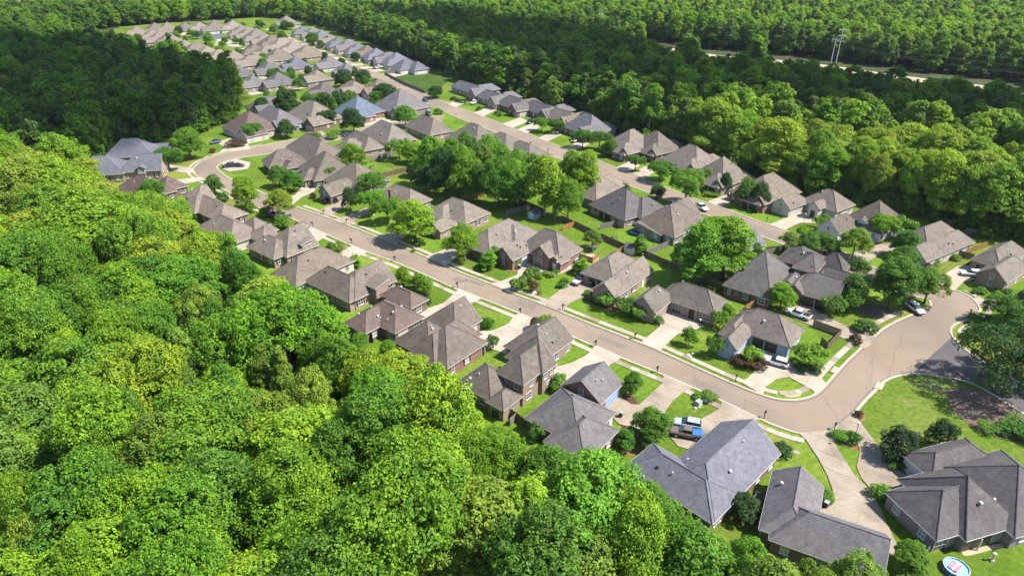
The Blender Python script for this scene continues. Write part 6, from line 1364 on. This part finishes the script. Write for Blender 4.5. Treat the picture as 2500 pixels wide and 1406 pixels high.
# play set, slide, patio table, statue, utility boxes, stones
o = obj('play_set', None, None, P(1499, 587), 0.4); tag(o, 'low green wooden play set on the trampoline lawn', 'play set')
obj('frame', MB().tube([(-1, -.6, 0), (-1, 0, 1.8), (-1, .6, 0)], .06, 5).tube([(1, -.6, 0), (1, 0, 1.8), (1, .6, 0)], .06, 5).tube([(-1, 0, 1.8), (1, 0, 1.8)], .06, 5).mesh('frame', ['old_fence']), o)
for k in (-.4, .4): obj('swing', MB().box(k - .2, k + .2, -.1, .1, .5, .55).tube([(k - .18, 0, .5), (k - .18, 0, 1.8)], .015, 4).tube([(k + .18, 0, .5), (k + .18, 0, 1.8)], .015, 4).mesh('swing', ['pool_blue']), o)
o = obj('garden_slide', None, None, P(908, 412), -0.8); tag(o, 'small green garden slide at the edge of the bright back lawn', 'slide')
obj('chute', mesh('chute', [(-1.4, -.35, .1), (-1.4, .35, .1), (1.0, -.35, 1.5), (1.0, .35, 1.5), (-1.4, -.4, .3), (-1.4, .4, .3), (1.0, -.4, 1.7), (1.0, .4, 1.7)], [(0, 2, 3, 1), (0, 4, 6, 2), (1, 3, 7, 5)], ['blue_paint']), o); obj('ladder', MB().tube([(1.5, -.3, 0), (1.0, -.3, 1.6)], .05, 5).tube([(1.5, .3, 0), (1.0, .3, 1.6)], .05, 5).box(1.1, 1.3, -.3, .3, .9, .95).mesh('ladder', ['terracotta']), o)
o = obj('patio_table', None, None, P(1446, 607)); tag(o, 'round white patio table behind the three-gabled brick house', 'table')
obj('table_top', MB().tube([(0, 0, .72), (0, 0, .78)], .9, 16).mesh('table_top', ['white_paint']), o); obj('leg', MB().tube([(0, 0, 0), (0, 0, .72)], .1, 8).mesh('leg', ['white_paint']), o); obj('base', MB().tube([(0, 0, 0.0), (0, 0, .06)], .4, 12).mesh('base', ['white_paint']), o)
for k, (dx, dy) in enumerate([(-1.5, .2), (1.4, .4), (.1, -1.6)]):
    c_ = obj('patio_chair', None, None, P(1446, 607) + Vector((dx, dy, 0)), math.atan2(-dx, dy)); tag(c_, ['white patio chair left of the round table', 'white patio chair right of the round table', 'white patio chair in front of the round table'][k], 'chair', 'patio chairs')
    obj('seat', MB().box(-.25, .25, -.25, .25, .4, .46).mesh('seat', ['white_paint']), c_); obj('backrest', MB().box(-.25, .25, .21, .26, .46, .95).mesh('backrest', ['white_paint']), c_)
    for a, b_ in ((-1, -1), (1, -1), (-1, 1), (1, 1)): obj('leg', MB().box(a * .22 - .03, a * .22 + .03, b_ * .22 - .03, b_ * .22 + .03, 0, .4).mesh('leg', ['white_paint']), c_)
o = obj('garden_statue', None, None, P(2421, 1368)); tag(o, 'pale stone garden column on the lawn right of the round pool', 'statue')
obj('base', MB().box(-.35, .35, -.35, .35, 0, .25, taper=.06).mesh('base', ['old_concrete']), o); obj('column', MB().tube([(0, 0, .25), (0, 0, .4), (0, 0, 1.2), (0, 0, 1.5)], [.22, .14, .12, .24], 10).mesh('column', ['stucco']), o)
def ac(x, y, lab, m1='metal_grey', rz=0.8):
    o = obj('air_conditioner', None, None, P(x, y), rz); tag(o, lab, 'air conditioner', 'outdoor units')
    b = MB().box(-.42, .42, -.42, .42, .05, .85)
    for k in range(6): b.box(-.44, .44, -.44, .44, .14 + k * .11, .17 + k * .11, 0)
    obj('casing', b.mesh('casing', [m1]), o); obj('fan_grille', MB().tube([(0, 0, .85), (0, 0, .88)], .33, 14).mesh('fan_grille', ['black_paint']), o); obj('pad', MB().box(-.55, .55, -.55, .55, -.02, .06).mesh('pad', ['concrete']), o)
ac(1813, 1223, 'white air conditioner beside the L-shaped slate roofed house', 'white_paint'); ac(1407, 643, 'dark air conditioner beside the three-gabled brick house'); ac(1864, 1252, 'pale unit at the wall of the charcoal roofed house', 'white_paint')
o = obj('utility_box', None, None, P(1704, 988), .7); tag(o, 'grey green utility box on the lawn by the sprawling shrub', 'utility box')
obj('cabinet', MB().box(-.6, .6, -.5, .5, .08, 1.0, taper=.04).mesh('cabinet', ['metal_grey']), o); obj('pad', MB().box(-.75, .75, -.65, .65, -.02, .09).mesh('pad', ['concrete']), o); obj('door', MB().box(-.5, .5, -.54, -.5, .18, .9).mesh('door', ['steel']), o)
SR = random.Random(9)
for i, (x, y, s, lab) in enumerate([(1680, 868, .45, 'left pale boulder on the lawn before the blue corner house'), (1685, 872, .4, 'middle pale boulder on the lawn before the blue corner house'), (1691, 864, .4, 'right pale boulder on the lawn before the blue corner house'), (1697, 997, .35, 'small pale stone near the utility box'),
                                    (1303, 716, .7, 'boulder ring stone in the bed beside the jeep drive'), (1420, 1367, .3, 'x')][:5]):
    bm = bmesh.new(); bmesh.ops.create_icosphere(bm, subdivisions=2, radius=s)
    for q in bm.verts: q.co *= SR.uniform(.8, 1.15); q.co.z *= .6
    m_ = bpy.data.meshes.new('boulder'); bm.to_mesh(m_); bm.free(); m_.materials.append(M['stucco'])
    tag(obj('boulder', m_, None, P(x, y) + Vector((0, 0, s * .3))), lab, 'boulder')
# wheeled bins
TB = MB(); TB.box(-.28, .28, -.32, .32, .08, 1.0, taper=-.05); TB = TB.mesh('bin_body', ['black_paint']); TL = MB().box(-.36, .36, -.40, .40, 1.0, 1.08, taper=.04).mesh('lid', ['metal_grey']); TW = MB().tube([(-.3, 0, 0), (.3, 0, 0)], .12, 8).mesh('wheel', ['rubber'])
for x, y, wh in [(1440, 700, 'beside the silver jeep'), (1157, 812, 'at the garage of the third house below the main street'), (1352, 900, 'at the corner of the two-storey stone house'), (1515, 1018, 'by the white side door of the blue garage door house'), (1597, 782, 'at the corner of the arched door house'), (1930, 742, 'by the white pickup'),
                 (1268, 657, 'beside the white garage door of the three-gabled house'), (1850, 865, 'beside the porch of the pale blue corner house'), (2015, 1238, 'at the garage of the charcoal roofed house'), (1995, 528, 'by the cream stucco house garage'), (2215, 1170, 'on the drive of the patio house'), (1010, 770, 'behind the drive of the reddish brown roofed house')]:
    o = obj('wheeled_bin', None, None, P(x, y), MAIN_ANG + rng.uniform(-.4, .4)); tag(o, 'dark wheeled bin ' + wh, 'bin', 'wheeled bins'); o.location.z = .16
    obj('body', TB, o); obj('lid', TL, o); obj('wheel', TW, o, (0, .30, .12))
# planting beds
for m_, px in [('mulch', [(1510, 978), (1528, 986), (1550, 990), (1558, 984), (1546, 968), (1528, 960)]), ('mulch', [(1515, 1037), (1540, 1030), (1585, 1055), (1592, 1078), (1560, 1085), (1535, 1072)]), ('straw', [(2043, 1078), (2060, 1062), (2085, 1068), (2096, 1088), (2090, 1098), (2065, 1090)]),
               ('straw', [(2085, 1008), (2098, 1004), (2113, 1016), (2106, 1028), (2090, 1026)]), ('straw', [(1516, 1094), (1540, 1088), (1556, 1100), (1548, 1112), (1524, 1108)]), ('straw', [(2008, 1224), (2030, 1205), (2034, 1228), (2020, 1236)]), ('mulch', [(1755, 858), (1800, 878), (1850, 900), (1862, 890), (1810, 868), (1765, 848)]),
               ('mulch', [(1420, 730), (1460, 748), (1500, 760), (1505, 745), (1460, 730), (1432, 720)]), ('straw', [(1195, 640), (1240, 660), (1268, 662), (1262, 645), (1220, 632)]), ('mulch', [(1300, 640), (1340, 655), (1368, 668), (1375, 655), (1330, 635), (1305, 628)]), ('straw', [(1560, 775), (1600, 795), (1612, 786), (1575, 765)]),
               ('gravel', [(1905, 962), (1925, 955), (1950, 958), (1955, 965), (1930, 970)]), ('mulch', [(1300, 705), (1320, 712), (1315, 722), (1295, 718)]), ('gravel', [(2345, 1345), (2420, 1330), (2500, 1310), (2510, 1318), (2420, 1342), (2360, 1356)]), ('bare_soil', [(2100, 740), (2140, 745), (2190, 765), (2180, 780), (2130, 775), (2095, 755)]),
               ('concrete', [(1395, 640), (1440, 620), (1462, 632), (1430, 648)]), ('concrete', [(2350, 1320), (2440, 1296), (2448, 1312), (2365, 1336)])]:
    tag(obj('planting_bed' if m_ not in ('concrete',) else 'patio', sheet('bed', ground_line(px + px[:1], 4)[:-1], 0.03 if m_ != 'concrete' else 0.06, m_)), kind='structure')
# blue swimming pool under the tree clump
o = obj('swimming_pool', None, None, P(1050, 441), MAIN_ANG); tag(o, 'bright blue swimming pool half hidden by the dark tree clump', 'pool')
obj('coping', MB().box(-5.5, 5.5, -3.2, 3.2, 0, .12).mesh('coping', ['concrete']), o); obj('water', MB().box(-4.6, 4.6, -2.4, 2.4, .1, .14).mesh('water', ['pool_blue']), o)

# sports courts in the far block
plain('court_blue', (0.045, 0.075, 0.14), 0.8); plain('court_green', (0.19, 0.25, 0.13), 0.8)
for px, m_, lab in [([(462, 92), (490, 83), (548, 86), (530, 97)], 'court_blue', 'dark blue fenced sports court in the far block'), ([(522, 112), (530, 96), (590, 100), (588, 116)], 'court_green', 'pale green striped sports court in the far block')]:
    o = obj('sports_court', sheet('court', [P(*p).xy for p in px], 0.03, m_)); tag(o, lab, 'sports court')
    c = [P(*p) for p in px]
    for k in range(5):
        a, b_ = c[0].lerp(c[1], (k + .5) / 5), c[3].lerp(c[2], (k + .5) / 5); d = (b_ - a).normalized(); n_ = Vector((-d.y, d.x, 0)) * .12
        obj('line', mesh('line', [a + n_ + Vector((0, 0, .04)), a - n_ + Vector((0, 0, .04)), b_ - n_ + Vector((0, 0, .04)), b_ + n_ + Vector((0, 0, .04))], [(0, 1, 2, 3)], ['white_paint']), o)

# ------------------------------------------------------------------ power line
def pylon(x, y, h, lab, arms=3):
    o = obj('power_pole', None, None, P(x, y)); tag(o, lab, 'power pole', 'power line poles')
    obj('pole', MB().tube([(0, 0, -.3), (0, 0, h)], [.42, .20], 8).mesh('pole', ['steel']), o)
    for k in range(arms):
        z = h - 1.5 - k * 3.6; s = -1 if k % 2 else 1
        a = obj('crossarm', MB().tube([(-2.4, 0, z + .3), (0, 0, z), (2.4, 0, z + .3)], .14, 6).mesh('crossarm', ['steel']), o)
        for sx in (-2.4, 2.4): obj('insulator', MB().tube([(sx, 0, z + .25), (sx, 0, z - .9)], .13, 6).mesh('insulator', ['white_paint']), a)
    return o
PY = [((2040, 156), 23.0, 'tall steel power pole beside the far road at right'), ((1461, 88), 22.0, 'tall steel power pole in the woods near the top centre'), ((1113, 42), 22.0, 'steel power pole at the top edge left of centre'), ((2028, 156), 17.0, 'thin wooden-looking power pole just left of the tall right one'), ((1437, 92), 17.0, 'thin power pole just left of the tall top centre one')]
for (q, h, lab) in PY: pylon(*q, h, lab, 3 if h > 20 else 1)
wp = [P(2760, 262), P(2040, 156), P(1461, 88), P(1113, 42), P(700, -10)]
for a, c in zip(wp, wp[1:]):
    b = MB()
    for off, hh in ((-2.4, 19.6), (2.4, 19.6), (-2.4, 16.0), (2.4, 16.0), (-2.4, 12.4), (2.4, 12.4), (0, 22.5)):
        pts = [a.lerp(c, t / 12) + Vector((off, 0, hh - 14 * (t / 12) * (1 - t / 12))) for t in range(13)]
        b.tube(pts, .028, 3, cap=False)
    pos = wp.index(a); tag(obj('power_line', b.mesh('wires', ['wire'])), ['span of sagging wires right of the tall right pole', 'span of sagging wires between the two tall poles', 'span of sagging wires from the top centre pole leftwards', 'span of wires leaving the top edge pole to the left'][pos], 'power line', 'power line spans')

# ------------------------------------------------------------------ fair-weather cloud whose shadow lies over the middle distance
SHADES = [[(-300, 130), (200, 150), (420, 208), (560, 238), (575, 285), (430, 345), (215, 425), (-300, 440)],
          [(860, 62), (1100, 75), (1300, 112), (1600, 160), (2000, 210), (2650, 300), (2650, 415), (2200, 385), (1900, 350), (1700, 322), (1600, 332), (1480, 306), (1330, 256), (1200, 206), (1080, 168), (980, 120)]]
CZ = 430.0; sh = Vector((SUN_DIR.x, SUN_DIR.y)) * (CZ / SUN_DIR.z)
bm = bmesh.new(); CR = random.Random(4)
for SHADE in SHADES:
    sp = wpoly(SHADE); xs = [p.x for p in sp]; ys = [p.y for p in sp]; n_ = 0
    for k in range(8000):
        p = Vector((CR.uniform(min(xs), max(xs)), CR.uniform(min(ys), max(ys))))
        if not inside(p, sp): continue
        r_ = CR.uniform(14, 30)
        if any(not inside(p + Vector((r_ * .8 * math.cos(a), r_ * .8 * math.sin(a))), sp) for a in (0, 1.57, 3.14, 4.71)): r_ *= .4
        mm = Matrix.Translation((p.x + sh.x, p.y + sh.y, CZ + CR.uniform(-6, 14))) @ Matrix.Diagonal((r_, r_, r_ * .55, 1))
        bmesh.ops.create_icosphere(bm, subdivisions=1, radius=1.0, matrix=mm); n_ += 1
        if n_ > 420: break
cm = bpy.data.meshes.new('cloud'); bm.to_mesh(cm); bm.free()
m_ = bpy.data.materials.new('cloud'); m_.use_nodes = True; M['cloud'] = m_; nt_ = m_.node_tree; nt_.nodes.clear()
ou = node(nt_, 'ShaderNodeOutputMaterial'); tr_ = node(nt_, 'ShaderNodeBsdfTransparent'); tl = node(nt_, 'ShaderNodeBsdfTranslucent'); tl.inputs[0].default_value = (.9, .9, .92, 1); mx_ = node(nt_, 'ShaderNodeMixShader'); mx_.inputs[0].default_value = 0.38
nt_.links.new(tr_.outputs[0], mx_.inputs[1]); nt_.links.new(tl.outputs[0], mx_.inputs[2]); nt_.links.new(mx_.outputs[0], ou.inputs[0]); cm.materials.append(m_)
tag(obj('cloud', cm), kind='structure')
for _o in bpy.data.objects:
    if len(_o.get('label', '').split()) > 16: print('LONG', _o.name, _o['label'])

# ------------------------------------------------------------------ thin summer haze
hz = bpy.data.materials.new('haze'); hz.use_nodes = True; M['haze'] = hz; hz.node_tree.nodes.clear()
ho = node(hz.node_tree, 'ShaderNodeOutputMaterial'); hv = node(hz.node_tree, 'ShaderNodeVolumePrincipled')
hv.inputs['Color'].default_value = (0.80, 0.88, 1.0, 1); hv.inputs['Density'].default_value = 0.00004; hv.inputs['Anisotropy'].default_value = 0.2
hz.node_tree.links.new(hv.outputs[0], ho.inputs['Volume'])
hb = MB().box(-2400, 2400, -250, 2600, -1.5, 84).mesh('haze', ['haze'])
tag(obj('haze', hb), kind='stuff')
